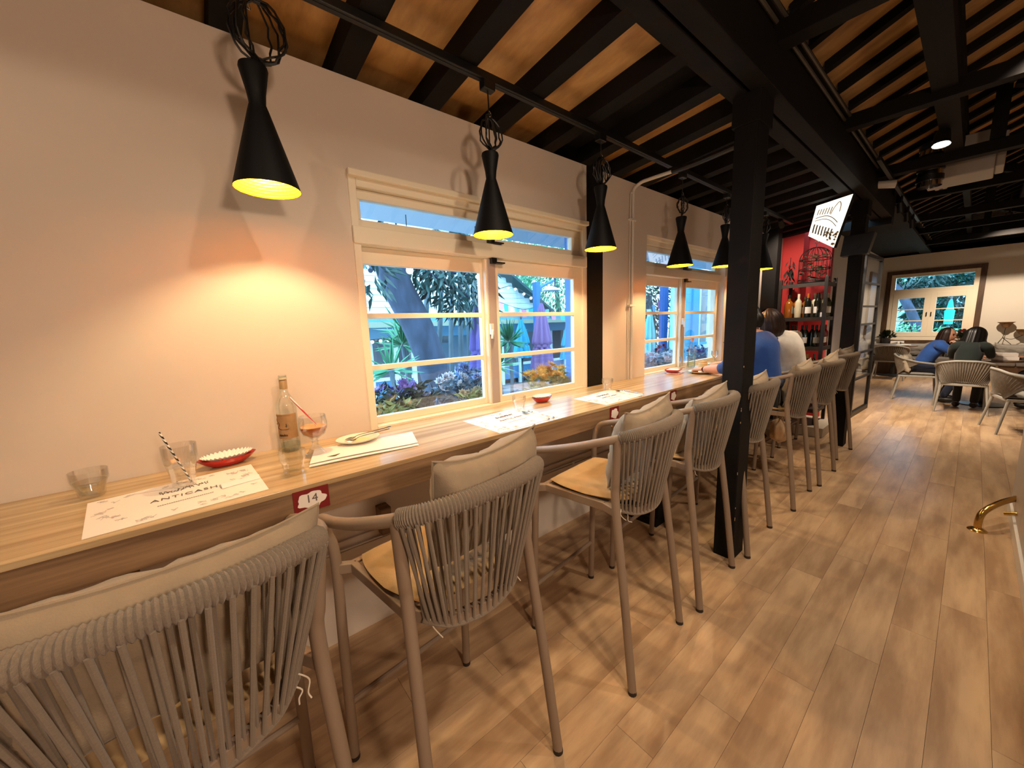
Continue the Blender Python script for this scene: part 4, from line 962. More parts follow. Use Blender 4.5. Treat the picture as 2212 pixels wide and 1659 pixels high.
MB().tube(crom([(0, 0, Hc+.15), (0, 0, Hc+.19), (.02, 0, Hc+.21), (0, 0, Hc+.23), (-.02, 0, Hc+.21), (0, 0, Hc+.19)], 5), .004, 6).build('finial', wire, cg)
lv = MB(); rr = random.Random(8)
def leaf(m, p, d, L, W, n=None, bend=.2):
    p, d = V(p), V(d).normalized(); n = V(n).normalized() if n is not None else d.orthogonal().normalized(); s = d.cross(n).normalized(); n = s.cross(d)
    m.add([p, p+d*L*.4+s*W*.5+n*L*bend*.3, p+d*L, p+d*L*.4-s*W*.5+n*L*bend*.3, p+d*L*.55-n*L*bend*.15], [(0, 1, 4), (1, 2, 4), (2, 3, 4), (3, 0, 4)])
for k in range(60):
    a = rr.uniform(0, 6.28); r = rr.uniform(.02, .13); leaf(lv, (r*math.cos(a), r*math.sin(a), rr.uniform(.06, .36)), (rr.uniform(-1, 1), rr.uniform(-1, 1), rr.uniform(-.6, 1)), rr.uniform(.05, .1), .03)
lv.build('dried_leaves', mat('olive_leaf', '#4a4630', .7, var=.4, scale=(30, 30, 30)), cg)['kind'] = 'stuff'
t = thing('hanging_ornament', 'dark hanging ornament of leaves at the side of the bird cage', 'ornament', (-1.595, 6.065, 1.97))
m = MB()
for k in range(30): leaf(m, (rr.uniform(-.04, .04), rr.uniform(-.04, .04), rr.uniform(.0, .26)), (rr.uniform(-.5, .5), rr.uniform(-.5, .5), -1), rr.uniform(.06, .11), .035)
m.build('leaves', mat('black_leaf', '#17130f', .7), t)['kind'] = 'stuff'; MB().tube([(0, 0, -.052), (0, 0, .3)], .004, 6).build('stem', wire, t); 
# ---- lit picture hung high beside the second pillar
P4 = [at(1764.6, 445, 'y', 5.25), at(1843, 419, 'y', 5.02), at(1801, 535, 'y', 5.02), at(1746.6, 510, 'y', 5.25)]
nn = ((P4[1]-P4[0]).cross(P4[3]-P4[0])).normalized()
if nn.y > 0: nn = -nn
c0 = sum(P4, V())/4
t = thing('lit_picture', 'tilted glowing picture of a columned building hung high under the beam', 'picture', c0)
Q = [p-c0 for p in P4]
MB().prism([q-nn*.03 for q in Q], nn*.028).build('light_box', M['black_metal'], t, smooth=0)
MB().prism(Q, nn*.004).build('lit_face', mat('backlit_canvas', '#fff6e4', .6, emit=(1.0, .93, .78), estr=.9), t, smooth=0)
def pq(a, b, k=.006): return Q[0].lerp(Q[1], a).lerp(Q[3].lerp(Q[2], a), b)+nn*k
dm = mat('sketch_ink', '#6b5a48', .8); ds = MB()
for f_, w_ in ((.42, .0035), (.50, .003)): ds.tube([pq(.10+.75*k/10, f_-.10*math.sin(k/10*math.pi)+.10*k/10) for k in range(11)], w_, 5)
ds.build('arcade_cornice', dm, t)
for k in range(7): a = .13+k*.105; MB().tube(crom([pq(a, .60+.01*k), pq(a, .74), pq(a+.01, .86)], 3), .008, 5).build('drawn_column', dm, t)
for k in range(6): a = .14+k*.08; MB().tube([pq(a, .16), pq(a-.02, .32)], .005, 5).build('drawn_pillar', mat('faint_sketch', '#b4a58c', .8), t)
MB().tube(crom([pq(.55, .34), pq(.6, .2), pq(.7, .08), pq(.78, .16), pq(.8, .3)], 4), .004, 5).build('drawn_dome', mat('faint_dome', '#c9bda6', .8), t)
m = MB()
for k in range(22): a, b = rr.uniform(.55, .95), rr.uniform(.72, .97); m.tube(crom([pq(a, b), pq(a+.03, b-.03), pq(a+.05, b)], 3), .005, 5)
m.build('drawn_foliage', mat('ochre_sketch', '#a0793f', .8), t)['kind'] = 'stuff'
for q in (Q[0], Q[1]): MB().tube([q-nn*.01, q-nn*.01+V((0, 0, .03))], .003, 5).build('hanging_wire', M['black_metal'], t)
# ---- steel-framed glass door standing open beyond the pillar
t = thing('glass_door', 'open glass door with a black steel grid frame beyond the second pillar', 'door', (-1.06, 7.25, 0), math.radians(-3))
Wd, Hd = 1.0, 2.35
f = MB()
for a, b in (((0, 0, .001), (.04, .045, Hd)), ((0, Wd-.045, .001), (.04, Wd, Hd)), ((0, 0, Hd-.05), (.04, Wd, Hd)), ((0, 0, .001), (.04, Wd, .07))): f.box(a, b)
f.build('frame', M['black_metal'], t, smooth=0)
for z in (.56, .95, 1.36, 1.62, 1.95): MB().box((.005, .04, z-.014), (.035, Wd-.04, z+.014)).build('glazing_bar', M['black_metal'], t, smooth=0)
MB().box((.018, .04, .07), (.022, Wd-.04, Hd-.05)).build('pane', M['glass'], t, smooth=0)
MB().tube([(-.045+.04*math.cos(a), .10, .74+.04*math.sin(a)) for a in [2*math.pi*k/20 for k in range(20)]], .006, 6, closed=True).build('ring_handle', M['chrome'], t)
# ---- bar front with a brass foot rail at the right of the aisle
br = thing('service_bar', 'grey white panelled service bar at the side of the aisle', 'bar', (.31, 4.59, 0))
bw = mat('grey_white_panel', '#c4bcb0', .35)
for k in range(5): MB().box((0, -.72*(k+1)+.004, .10), (.03, -.72*k, 1.04)).build('front_panel', bw, br, smooth=0, bevel=.003)
MB().box((.03, -3.6, .001), (.55, 0, 1.04)).build('body', bw, br, smooth=0); MB().box((-.03, -3.63, 1.04), (.60, .02, 1.08)).build('bar_top', mat('grey_stone', '#8f8a84', .3), br, smooth=0, bevel=.005)
MB().box((-.012, -3.6, .001), (.03, 0, .095)).build('kick_strip', mat('white_strip', '#e6e2d8', .3), br, smooth=0, bevel=.002)
t = thing('foot_rail', 'brass foot rail curving up from a round floor flange beside the service bar', 'rail', (.154, 4.01, 0))
MB().lathe([(0, .022), (.022, .020), (.042, .010), (.048, .003), (.048, 0)], 28).build('flange', M['brass'], t)
MB().tube(crom([(0, 0, .01), (0, .0, .07), (.012, .02, .125), (.05, .08, .165), (.10, .18, .185), (.158, .30, .19)], 7), .019, 14).build('tube', M['brass'], t)
MB().cyl((.155, .05, .16), (.10, .05, .145), .012, seg=12).build('wall_stub', M['brass'], t)
# ================================================================ far dining room
wood_br = mat('brown_stained_wood', '#5a3e24', .5, col2='#3d2917', scale=(12, 12, 2), detail=5)
grey_f = clothes('grey_upholstery', '#6f6862'); gtube = mat('grey_powdercoat', '#9a978f', .5)
# window of the far wall
w3 = structure('window_3')
x0, x1, z0, z1 = FW; yw = YF
def fr(mb, a, b, c, d, y0_=-.02, y1_=.09): mb.box((a, yw+y0_, c), (b, yw+y1_, d))
m = MB()
for r in ((x0-.06, x0+.03, z0-.08, z1+.08), (x1-.03, x1+.06, z0-.08, z1+.08), (x0+.03, x1-.03, z1-.01, z1+.08), (x0+.03, x1-.03, z0-.08, z0+.02)): fr(m, *r, -.03, .10)
m.build('wood_casing', wood_br, w3, smooth=0, bevel=.004)
m = MB(); ztr = 2.05; xm = (x0+x1)/2
for r in ((x0+.03, x0+.11, z0+.02, z1-.01), (x1-.11, x1-.03, z0+.02, z1-.01), (x0+.11, x1-.11, z1-.09, z1-.01), (x0+.11, x1-.11, ztr-.09, ztr+.03), (x0+.11, x1-.11, z0+.02, z0+.12)): fr(m, *r)
m.build('frame', M['frame'], w3, smooth=0, bevel=.003)
MB().box((x0+.1, yw+.03, ztr+.02), (x1-.1, yw+.034, z1-.08)).build('pane', M['glass'], w3, smooth=0)
for k, (a, b) in enumerate(((x0+.10, xm), (xm, x1-.10))):
    m = MB(); g0, g1, gz0, gz1 = a+.10, b-.10, z0+.22, ztr-.20
    for r in ((a, g0, z0+.11, ztr-.08), (g1, b, z0+.11, ztr-.08), (g0, g1, gz1, ztr-.08), (g0, g1, z0+.11, gz0)): fr(m, *r, -.03, .03)
    s_ = m.build('casement', M['frame'], w3, smooth=0, bevel=.003)
    h3 = (gz1-gz0)/3
    for j in (1, 2): m = MB(); fr(m, g0, g1, gz0+h3*j-.012, gz0+h3*j+.012, -.015, .02); m.build('glazing_bar', M['frame'], s_, smooth=0)
    for j in range(3): MB().box((g0-.003, yw+.0, gz0+h3*j), (g1+.003, yw+.004, gz0+h3*(j+1))).build('pane', M['glass'], s_, smooth=0)
    MB().box((xm+(.03 if k else -.045), yw-.05, 1.40), (xm+(.045 if k else -.03), yw-.028, 1.50)).build('handle', M['black_metal'], s_, smooth=0)
o = MB().box((x0-.08, yw-.20, z0-.11), (x1+.08, yw-.03, z0-.07)).build('sill_shelf', mat('dark_sill', '#3a2a22', .6), smooth=0, bevel=.004); props(o, 'dark wooden sill shelf below the far window', 'shelf')
# brown panel on the left wall beside that window
o = MB().box((XL2+.004, 12.55, .9), (XL2+.05, YF-.03, 2.50)).build('wood_shutter', wood_br, smooth=0, bevel=.004); props(o, 'brown wooden shutter panel folded on the side wall by the far window', 'shutter')
# bench along the far wall
bn = thing('wall_bench', 'long dark upholstered bench along the far wall under the window', 'bench', (0, YF-.35, 0))
MB().box((XL2+.02, -.22, .001), (XR-.02, .33, .30)).build('base', wood_br, bn, smooth=0, bevel=.004)
for k in range(4): MB().box((XL2+.03+k*1.16, -.25, .30), (XL2+.03+(k+1)*1.16-.01, .20, .44)).build('seat_pad', grey_f, bn, smooth=0, bevel=.02)
MB().box((XL2+.02, .16, .42), (XR-.02, .32, .70)).build('back_rest', mat('brown_leather', '#3b2b23', .5), bn, smooth=0, bevel=.02)
MB().box((XL2+.02, .10, .70), (XR-.02, .33, .735)).build('top_ledge', mat('grey_ledge', '#8d857b', .5), bn, smooth=0, bevel=.005)
gp = clothes('light_grey_linen', '#8f8a82')
for i, (u, lab) in enumerate(((1905, 'grey bench pillow in the corner behind the far rope chair'), (1965, 'grey bench pillow under the left half of the far window'), (2080, 'grey bench pillow under the right half of the far window'), (2190, 'grey bench pillow below the pod flower stand'))):
    p = V(((-1.42, -.86, -.105, .60)[i], 0, 0)); me_, rim = pillow_mesh(.52, .36, .14, 20+i, False, sag=.05)
    q = thing('bench_pillow', lab, 'pillow', (p.x, YF-.33, .62), math.pi/2, 'grey pillows on the far bench'); q.rotation_euler = (0, -.25, math.pi/2)
    ob = link('cover', me_, q); ob.data.materials.clear(); ob.data.materials.append(gp); MB().tube(rim, .004, 6, closed=True).build('piping', gp, q)
# ---- rope dining chairs
dc = thing('dining_chair', '', 'chair')
drope = mat('grey_rope_weave', '#7d7366', .9, var=.3, scale=(90, 90, 20), bump=.5, bscale=120)
for sx, sy in ((1, 1), (1, -1), (-1, 1), (-1, -1)):
    tp = (sx*.20, sy*.22, .42); ft_ = (sx*.27, sy*.26, 0)
    MB().tube([ft_, tp] if sx < 0 else [ft_, (sx*.23, sy*.245, .42), (sx*.215, sy*.275, .645)], [.012, .017] if sx < 0 else [.012, .016, .014], 10).build('leg', gtube, dc)
UR = [(.215, -.275, .645), (.0, -.29, .675), (-.20, -.262, .735), (-.275, -.13, .775), (-.285, 0, .78), (-.275, .13, .775), (-.20, .262, .735), (.0, .29, .675), (.215, .275, .645)]
ur = crom(UR, 6); MB().tube(ur, .015, 10).build('arm_rail', gtube, dc)
MB().box((-.22, -.235, .405), (.225, .235, .44)).build('seat_frame', gtube, dc, smooth=0, bevel=.008)
me_ = MB()
def padf(sg):
    def fn(a, b): u, v = 2*a-1, 2*b-1; e = max(0, 1-u**8)**.5*max(0, 1-v**8)**.5; return (.215*u, .225*v, .465+sg*.026*e)
    return fn
me_.grid(padf(1), 14, 14).grid(padf(-1), 14, 14).build('seat_pad', gp, dc, smooth=60)
def backf(off):
    def fn(a, b):
        f_ = (.10+.80*a)*(len(ur)-1); i = min(int(f_), len(ur)-2); t_ = ur[i].lerp(ur[i+1], f_-i); bt = V((-.21+.02*math.cos(math.pi*(2*a-1)), (2*a-1)*.225, .44)); p = t_.lerp(bt, b)
        return p+V((off+.006*(1 if int(a*56) % 2 else -1)-.02*math.sin(math.pi*b), 0, 0))
    return fn
MB().grid(backf(-.004), 56, 6).grid(backf(.004), 56, 6).build('rope_back', drope, dc, smooth=20)
DC = [(-.56, 9.62, 0.10, 'grey rope dining chair seating the woman in the blue jacket'), (-.02, 8.82, math.pi/2+.06, 'grey rope dining chair seating the dark-haired guest at the table'),
      (.50, 7.68, .25, 'brown shaded rope dining chair standing empty beside the service bar'), (-1.14, 12.25, math.pi/2, 'rope dining chair pulled up to the corner table by the far bench'), (.98, 9.62, math.pi, 'rope dining chair seating the guest in grey across the table')]
for i, (x, y, a, lab) in enumerate(DC):
    c = dc if i == 0 else copy_tree(dc); c.location = (x, y, 0); c.rotation_euler = (0, 0, a); c['label'] = lab; c['group'] = 'rope dining chairs of the far room'
for i, (x, y, lab, rz) in enumerate(((-.70, 9.465, 'striped grey cushion behind the woman in the blue jacket', .3), (-.68, 9.785, 'pale cushion with a light edge behind the woman in the blue jacket', -.2))):
    me_, rim = pillow_mesh(.28, .30, .10, 40+i, True); q = thing('chair_cushion', lab, 'cushion', (x, y, .63), rz, 'cushions on the dining chairs'); q.rotation_euler = (0, -.25, rz); ob = link('cover', me_, q); ob.data.materials.clear(); ob.data.materials.append(clothes('pale_check', '#b9ad98'))
# ---- tables
def table(x, y, r, label):
    t = thing('pedestal_table', label, 'table', (x, y, 0), group='round pedestal tables')
    MB().lathe([(0, .74), (r, .74), (r, .715), (0, .71)], 40).build('top', mat('walnut_top', '#5e4632', .35), t)
    MB().cyl((0, 0, .03), (0, 0, .715), .045, seg=16).build('column', M['black_metal'], t); MB().lathe([(0, .05), (.05, .045), (.26, .012), (.26, .001)], 32).build('foot', M['black_metal'], t)
table(.20, 9.62, .40, 'round walnut table where the guests sit in the far room'); table(-1.15, 12.92, .38, 'round walnut table in the corner by the far bench')
p = at(2170, 775, 'y', 9.45)
for k, (dz, w_, lab) in enumerate(((0, .13, 'lower white paper box on the guests table'), (.055, .11, 'upper white paper box stacked on the guests table'))):
    o = MB().box((-w_, -.09, 0), (w_, .09, .053)).build('paper_box', M['paper'], loc=(.36, 9.50, .741+dz), rot=(0, 0, .1*k), smooth=0, bevel=.004); props(o, lab, 'box', 'white boxes on the guests table')
t = thing('dinner_plate', 'white plate on the corner table by the far bench', 'plate', (-1.0, 12.75, .741)); MB().lathe([(0, .0), (.08, .0), (.13, .016), (.128, .02), (.08, .006), (0, .006)], 28).build('dish', M['paper'], t)
# flower stand on the bench ledge
t = thing('pod_flower_stand', 'wire stand with two brown cup-shaped pods on the bench ledge', 'ornament', (.44, YF-.14, .737))
for k in range(3): a = k*2.1; MB().tube([(0, 0, .15), (.13*math.cos(a), .05*math.sin(a), .0)], .006, 6).build('wire_leg', M['black_metal'], t)
podm = mat('brown_pod', '#8d6a42', .7, var=.3, scale=(30, 30, 30))
for x, z, s in ((.02, .36, 1.0), (.26, .20, 1.05)):
    MB().tube(crom([(0, 0, .15), (x*.5, 0, z*.6), (x, 0, z)], 4), .005, 6).build('stem', M['black_metal'], t)
    MB().lathe([(0, z), (.05*s, z+.02), (.09*s, z+.10), (.13*s, z+.13), (.115*s, z+.125), (.07*s, z+.09), (0, z+.03)], 18, c=(x, 0, 0)).build('pod', podm, t)
# plants on the sill
def pot_plant(u, label, flower, seed):
    p = at(u, 725, 'y', YF-.12); t = thing('potted_plant', label, 'plant', (p.x, YF-.12, z0-.07))
    MB().lathe([(0, .002), (.07, .002), (.085, .14), (.075, .14), (.06, .02), (0, .02)], 18).build('pot', mat('dark_pot', '#231d1a', .5), t); rr = random.Random(seed); m = MB()
    for k in range(160): a = rr.uniform(0, 6.28); el = rr.uniform(.1, 1.4); d = V((math.cos(a)*math.cos(el), math.sin(a)*math.cos(el), math.sin(el))); q_ = rr.uniform(.03, .16); leaf(m, V((d.x*q_, d.y*q_*.3, d.z*q_+.15)), (d.x, d.y*.3, d.z), .07, .045)
    m.build('leaves', mat('dark_leaf', '#24331d', .6, var=.4, scale=(20, 20, 20)), t)['kind'] = 'stuff'
    if flower:
        for k in range(5):
            a = rr.uniform(0, 6.28); c = V((.09*math.cos(a), .05*math.sin(a), .30+rr.uniform(-.03, .05))); m = MB()
            for j in range(7): b = j*.9; leaf(m, c, (math.cos(b), math.sin(b), .3), .07, .045)
            m.build('red_bract', mat('poinsettia_red', '#a31420', .6), t)
pot_plant(1915, 'dark leafy potted plant at the shutter end of the far sill', False, 1); pot_plant(2086, 'red poinsettia in a pot at the far window sill', True, 2)
o = MB().box((-.12, -.045, 0), (.12, .045, .07)).build('white_trough', M['paper'], loc=at(1915, 725, 'y', YF-.12)+V((.21, -.01, 0)), smooth=0, bevel=.005); o.location.z = z0-.07; props(o, 'small white trough on the far sill beside the leafy plant', 'trough')
# ---- guests
denim = clothes('blue_denim', '#2a58a8'); navy = clothes('navy_trousers', '#141c33'); dkt = clothes('dark_green_top', '#0d1a18'); gry = clothes('light_grey_top', '#b9b6ae'); lbl = clothes('pale_blue_shirt', '#9fbad6')
seated('person', 'woman in a blue jacket resting her chin on her hand at the table', (-.52, 9.60, .585), (-.40, 9.60, .86), (-.30, 9.60, 1.015), (-.255, 9.585, 1.115), (1, 0, 0), (1, -.35, -.15), (.2, 0, 1),
   ((-.34, 9.78, .965), (-.32, 9.42, .965)), ((-.12, 9.76, .79), (-.10, 9.46, .785)), ((.12, 9.66, .775), (-.12, 9.47, .955)), ((-.08, 9.72, .52), (-.06, 9.50, .52)), ((-.24, 9.76, .07), (-.22, 9.46, .07)),
   SKIN2, denim, navy, shoe_m, hairb, 'jacket', .20, 1.02, .96, {'r': (V((-.17, 9.53, 1.02)), (1, -.3, .2))}, 1.0, 5, True, fringe=.34)
seated('person', 'guest with long black hair in a dark top, back to the aisle', (-.02, 8.84, .585), (.0, 8.92, .87), (.02, 8.99, 1.03), (.04, 9.03, 1.135), (0, 1, 0), (.7, .75, -.25), (.1, .2, 1),
   ((-.165, 8.93, .975), (.175, 8.95, .975)), ((-.17, 9.12, .80), (.22, 9.13, .80)), ((-.03, 9.30, .78), (.15, 9.17, .98)), ((-.06, 9.26, .52), (.14, 9.26, .52)), ((-.06, 9.12, .07), (.12, 9.12, .07)),
   SKIN, dkt, blk, shoe_m, hairk, 'top', .36, 1.12, .9, {'r': (V((.12, 9.13, 1.06)), (.5, .5, 0))}, .8, 6, False, fringe=.22)
seated('person', 'guest in a light grey top sitting across the guests table', (.96, 9.62, .585), (.88, 9.62, .87), (.78, 9.62, 1.03), (.70, 9.62, 1.13), (-1, 0, 0), (-1, -.1, -.2), (-.2, 0, 1),
   ((.86, 9.44, .985), (.86, 9.80, .985)), ((.72, 9.46, .80), (.72, 9.86, .80)), ((.56, 9.67, .775), (.54, 9.81, .775)), ((.54, 9.52, .52), (.54, 9.70, .52)), ((.70, 9.52, .07), (.70, 9.70, .07)),
   SKIN2, gry, navy, shoe_m, hairk, 'top', .12, 1.0, .98, None, .6, 7, True)
# ---- ceiling fittings of the hall
def spot_head(loc, aim, label, energy, grp='spotlights on the hall tracks', size=.035, stem=.10, spot=70, col=SPOTC):
    loc = V(loc); aim = V(aim); d = (aim-loc).normalized(); t = thing('track_spotlight', label, 'spotlight', loc, group=grp)
    MB().tube([V((0, 0, .0)), V((0, 0, stem))], .012, 8).build('stem', M['black_metal'], t)
    MB().tube([-d*.06, d*.05], [size*.8, size], 16, cap=False).tube([-d*.062, -d*.058], [.004, size*.8], 16).build('housing', M['black_metal'], t)
    MB().tube([d*.028, d*.034], [size*.86, size*.86], 16).build('lens', mat('lit_lens', '#ffffff', .3, emit=(1, .93, .82), estr=30), t)
    if energy: lamp('spot_beam', 'SPOT', loc+d*.055, energy, col, .03, spot=spot, blend=.7, target=aim)
def hall_track(y0, y1, x, z, label):
    t = thing('lighting_track', label, 'track', (x, y0, z), group='hall lighting tracks'); MB().box((-.015, 0, 0), (.015, y1-y0, .03)).build('rail', M['black_metal'], t, smooth=0)
p = at(2035, 300, 'y', 4.9); spot_head(p, (-.3, 4.3, 0), 'large black spotlight on a stem below the hall beam', 60, size=.055, stem=.08)
for (u, v, yy), lab in zip(((1947, 449, 9.4), (1965, 468, 9.9), (1977, 483, 10.4)), ('small spotlight nearest the security camera on the far slanted track', 'middle small spotlight on the far slanted track', 'last small spotlight at the end of the far slanted track')):
    p = at(u, v, 'z', 2.74); p.x = -.68; spot_head(p, (p.x+.25, p.y+.7, 0), lab, 130, stem=.135, spot=90)
p = at(2180, 466, 'y', 11.5); spot_head(p, (.6, 12.9, .4), 'bright spotlight below the long air vent', 320, size=.05, stem=.37, spot=110)
TZ = 2.886                                              # straight track fixed under the tie beams
o = MB().box((-.015, 0, -.015), (.015, 3.75, .015)).build('lighting_track', M['black_metal'], loc=(-.68, 4.9, TZ), smooth=0); props(o, 'thin lighting track under the tie beams carrying three small spotlights', 'track', 'hall lighting tracks')
spot_head((TX, 5.32, 2.572), (-1.55, 6.7, 1.7), 'tiny bright spotlight on the counter track before the wine rack', 60, size=.028, stem=.05, spot=80, col=(1, .82, .66))
# bullet security cameras
def cctv(loc, d, label, sc=1.0):
    t = thing('security_camera', label, 'camera', loc, group='bullet security cameras'); d = V(d).normalized()
    MB().tube([V((0, 0, 0)), d*.17*sc], [.035*sc, .04*sc], 16).build('housing', M['white_metal'], t); MB().tube([d*.165*sc, d*.178*sc], .032*sc, 16).build('lens', M['black_plastic'], t)
    MB().tube(crom([d*.04*sc, d*.02*sc+V((-.03, 0, .03))*sc, V((-.07, 0, .02))*sc], 4), .012*sc, 8).build('bracket', M['white_metal'], t)
cctv(at(1888, 400, 'y', 5.70), (.75, .2, -.12), 'white bullet security camera on the second pillar head'); cctv(at(1918, 541, 'y', 13.4), (.6, -.6, -.15), 'small bullet security camera high in the far corner', .9)
# hanging ceiling air conditioner, duct stack and long air vent
p = at(2072, 350, 'y', 6.3)
t = thing('ceiling_unit', 'grey white box air conditioner hanging among the roof beams', 'air conditioner', p); g_ = mat('grey_white_case', '#a59d92', .5)
MB().box((-.22, -.23, -.185), (.24, .23, .185)).build('case', g_, t, smooth=0, bevel=.01); MB().box((.24, -.18, -.16), (.30, .18, .15)).build('side_cover', g_, t, smooth=0, bevel=.01)
for sx in (-.18, .2): MB().tube([(sx, 0, .18), (sx, 0, .33)], .008, 6).build('hanger_rod', M['black_metal'], t)
p = at(2012, 356, 'y', 5.9); t = thing('light_cluster', 'stack of black and silver ring lights hung beside the air conditioner', 'light fixture', p)
for k in range(4): MB().lathe([(0, .05), (.10, .05), (.10, .0), (0, 0)], 24, c=(0, 0, .14-.10*k)).build('black_ring', M['black_plastic'], t); MB().lathe([(.09, .0), (.092, -.05)], 24, c=(0, 0, .14-.10*k)).build('silver_band', M['chrome'], t)
MB().tube([(0, 0, .18), (0, 0, .31)], .01, 8).build('hanger', M['black_metal'], t)
p0, p1 = at(2055, 487, 'y', 12.4), at(2212, 466, 'y', 12.4)
t = thing('air_vent', 'long pale louvred air vent under the far roof', 'vent', ((p0.x+p1.x)/2+.4, 12.4, (p0.z+p1.z)/2))
MB().box((-.85, 0, -.02), (.85, .12, .02)).build('lower_edge', g_, t, smooth=0); MB().box((-.85, 0, .16), (.85, .12, .18)).build('upper_edge', g_, t, smooth=0); MB().box((-.85, .05, .02), (.85, .10, .16)).build('grille_back', mat('dark_grille', '#3a352f', .6), t, smooth=0)
for k in range(5): MB().box((-.84, .0, .035+.025*k), (.84, .05, .041+.025*k)).build('louvre', g_, t, smooth=0)
p = at(2033, 407, 'y', 7.225); t = thing('smoke_detector', 'small pale ring detector under a tie beam', 'detector', p); MB().lathe([(.02, -.01), (.05, -.012), (.055, .01), (0, .03)], 20).build('ring', M['white_metal'], t)

# ================================================================ garden outside the windows
GZ = -.25
o = MB().box((-30, -12, GZ-.2), (-2.0, 30, GZ)).build('garden_paving', mat('paving', '#6d7c86', .8, var=.3, scale=(2, 2, 2)), smooth=0); o['kind'] = 'structure'
o = MB().box((-8, YF+.2, GZ-.2), (10, 40, GZ+.01)).build('garden_lawn', mat('lawn', '#56705e', .9, var=.3, scale=(2, 2, 2)), smooth=0); o['kind'] = 'structure'
# own eaves over the windows
o = MB().prism([(WX-.13, -2.6, 2.40), (WX-.72, -2.6, 2.235), (WX-.72, -2.6, 2.335), (WX-.13, -2.6, 2.50)], (0, 9.4, 0)).build('eaves_soffit', mat('blue_grey_soffit', '#c3cfdb', .7), smooth=0); o['kind'] = 'structure'
rd = random.Random(21)
bark = mat('dark_bark', '#3f4a5e', .9, var=.45, scale=(9, 9, 3), bump=.9, bscale=14); stemm = mat('grey_bark', '#5b6c74', .9, var=.4, scale=(9, 9, 3), bump=.6, bscale=20)
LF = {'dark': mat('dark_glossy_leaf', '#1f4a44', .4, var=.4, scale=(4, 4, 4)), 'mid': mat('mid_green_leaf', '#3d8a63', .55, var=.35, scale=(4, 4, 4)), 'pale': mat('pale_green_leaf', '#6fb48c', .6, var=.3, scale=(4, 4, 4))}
def crown(c, r, n, L, W, seed, droop=.0, hollow=.35):
    rr = random.Random(seed); m = MB(); c = V(c)
    for k in range(n):
        d = V((rr.gauss(0, 1), rr.gauss(0, 1), rr.gauss(0, 1))).normalized(); q = rr.uniform(hollow, 1)**.6
        p = V((d.x*r[0]*q, d.y*r[1]*q, d.z*r[2]*q)); dd = (d+V((rr.uniform(-1, 1), rr.uniform(-1, 1), rr.uniform(-1, .4)-droop))).normalized(); leaf(m, c+p, dd, L*rr.uniform(.7, 1.3), W, None, .3)
    return m
def tree(base, path, radii, crowns, label, lm, leafL=.16, leafW=.055, bk=bark, cat='tree', name='garden_tree', group=None):
    t = thing(name, label, cat, base, group=group)
    MB().tube(crom(path, 5), [radii[0]+(radii[1]-radii[0])*i/(5*(len(path)-1)) for i in range(5*(len(path)-1)+1)], 12).build('trunk', bk, t)
    for i, (c, r, n) in enumerate(crowns):
        if i < 4: MB().tube(crom([path[-2], V(path[-1]).lerp(V(c), .5)+V((0, 0, -.1)), c], 4), .03, 6).build('branch', bk, t)
        crown(c, r, n, leafL, leafW, hash((i, len(label))) % 1000 if False else i*7+len(label), .5).build('foliage', LF[lm], t, smooth=0)['kind'] = 'stuff'
    return t
def rel(p, b): return tuple(V(p)-V(b))
X1 = -5.2
tb = at(968, 925, 'x', X1); tb.z = GZ
pp = [tb, at(955, 860, 'x', X1), at(925, 760, 'x', X1), at(893, 685, 'x', X1), at(862, 625, 'x', X1), at(838, 560, 'x', X1), at(828, 500, 'x', X1)]
cr = [(rel(at(u, v, 'x', xx), tb), r, n) for u, v, xx, r, n in ((985, 590, X1+.1, (.5, .75, .55), 300), (940, 565, X1, (.5, .6, .4), 170), (1010, 640, X1-.2, (.4, .5, .45), 170), (800, 585, X1+.6, (.3, .22, .30), 70), (905, 505, X1, (.5, 1.2, .4), 170))]
tree(tb, [rel(q, tb) for q in pp], (.24, .20), cr, 'leaning dark trunk tree with drooping glossy leaves outside the first window', 'dark', .20, .07)
# slim bamboo-like stems beside it
for k, u in enumerate((928, 957, 985, 1003, 1017, 1030)):
    xx = -6.35-.25*(k % 3); b_ = at(u+rd.uniform(-4, 4), 880, 'x', xx); b_.z = GZ; p2 = at(u-6+rd.uniform(-4, 6), 560, 'x', xx)
    t = thing('garden_sapling', ['thin dark sapling right beside the leaning trunk', 'thin sapling with a fork behind the leaning trunk', 'slim grey stem in the middle of the stem clump', 'thicker grey stem of the clump before the dark doorway', 'pale grey stem of the clump next to the purple parasol', 'last slim stem of the clump, touching the purple parasol'][k], 'tree', b_, group='slim stems in the garden')
    MB().tube(crom([(0, 0, 0), (rd.uniform(-.05, .05), rd.uniform(-.06, .06), 1.2), tuple(p2-b_)], 5), [.055+.02*(k > 2)]*5+[.05]*6, 8).build('stem', stemm, t)
    crown(p2-b_+V((0, 0, .1)), (.3, .3, .35), 45, .16, .05, k+90, .5).build('foliage', LF['dark'], t, smooth=0)['kind'] = 'stuff'
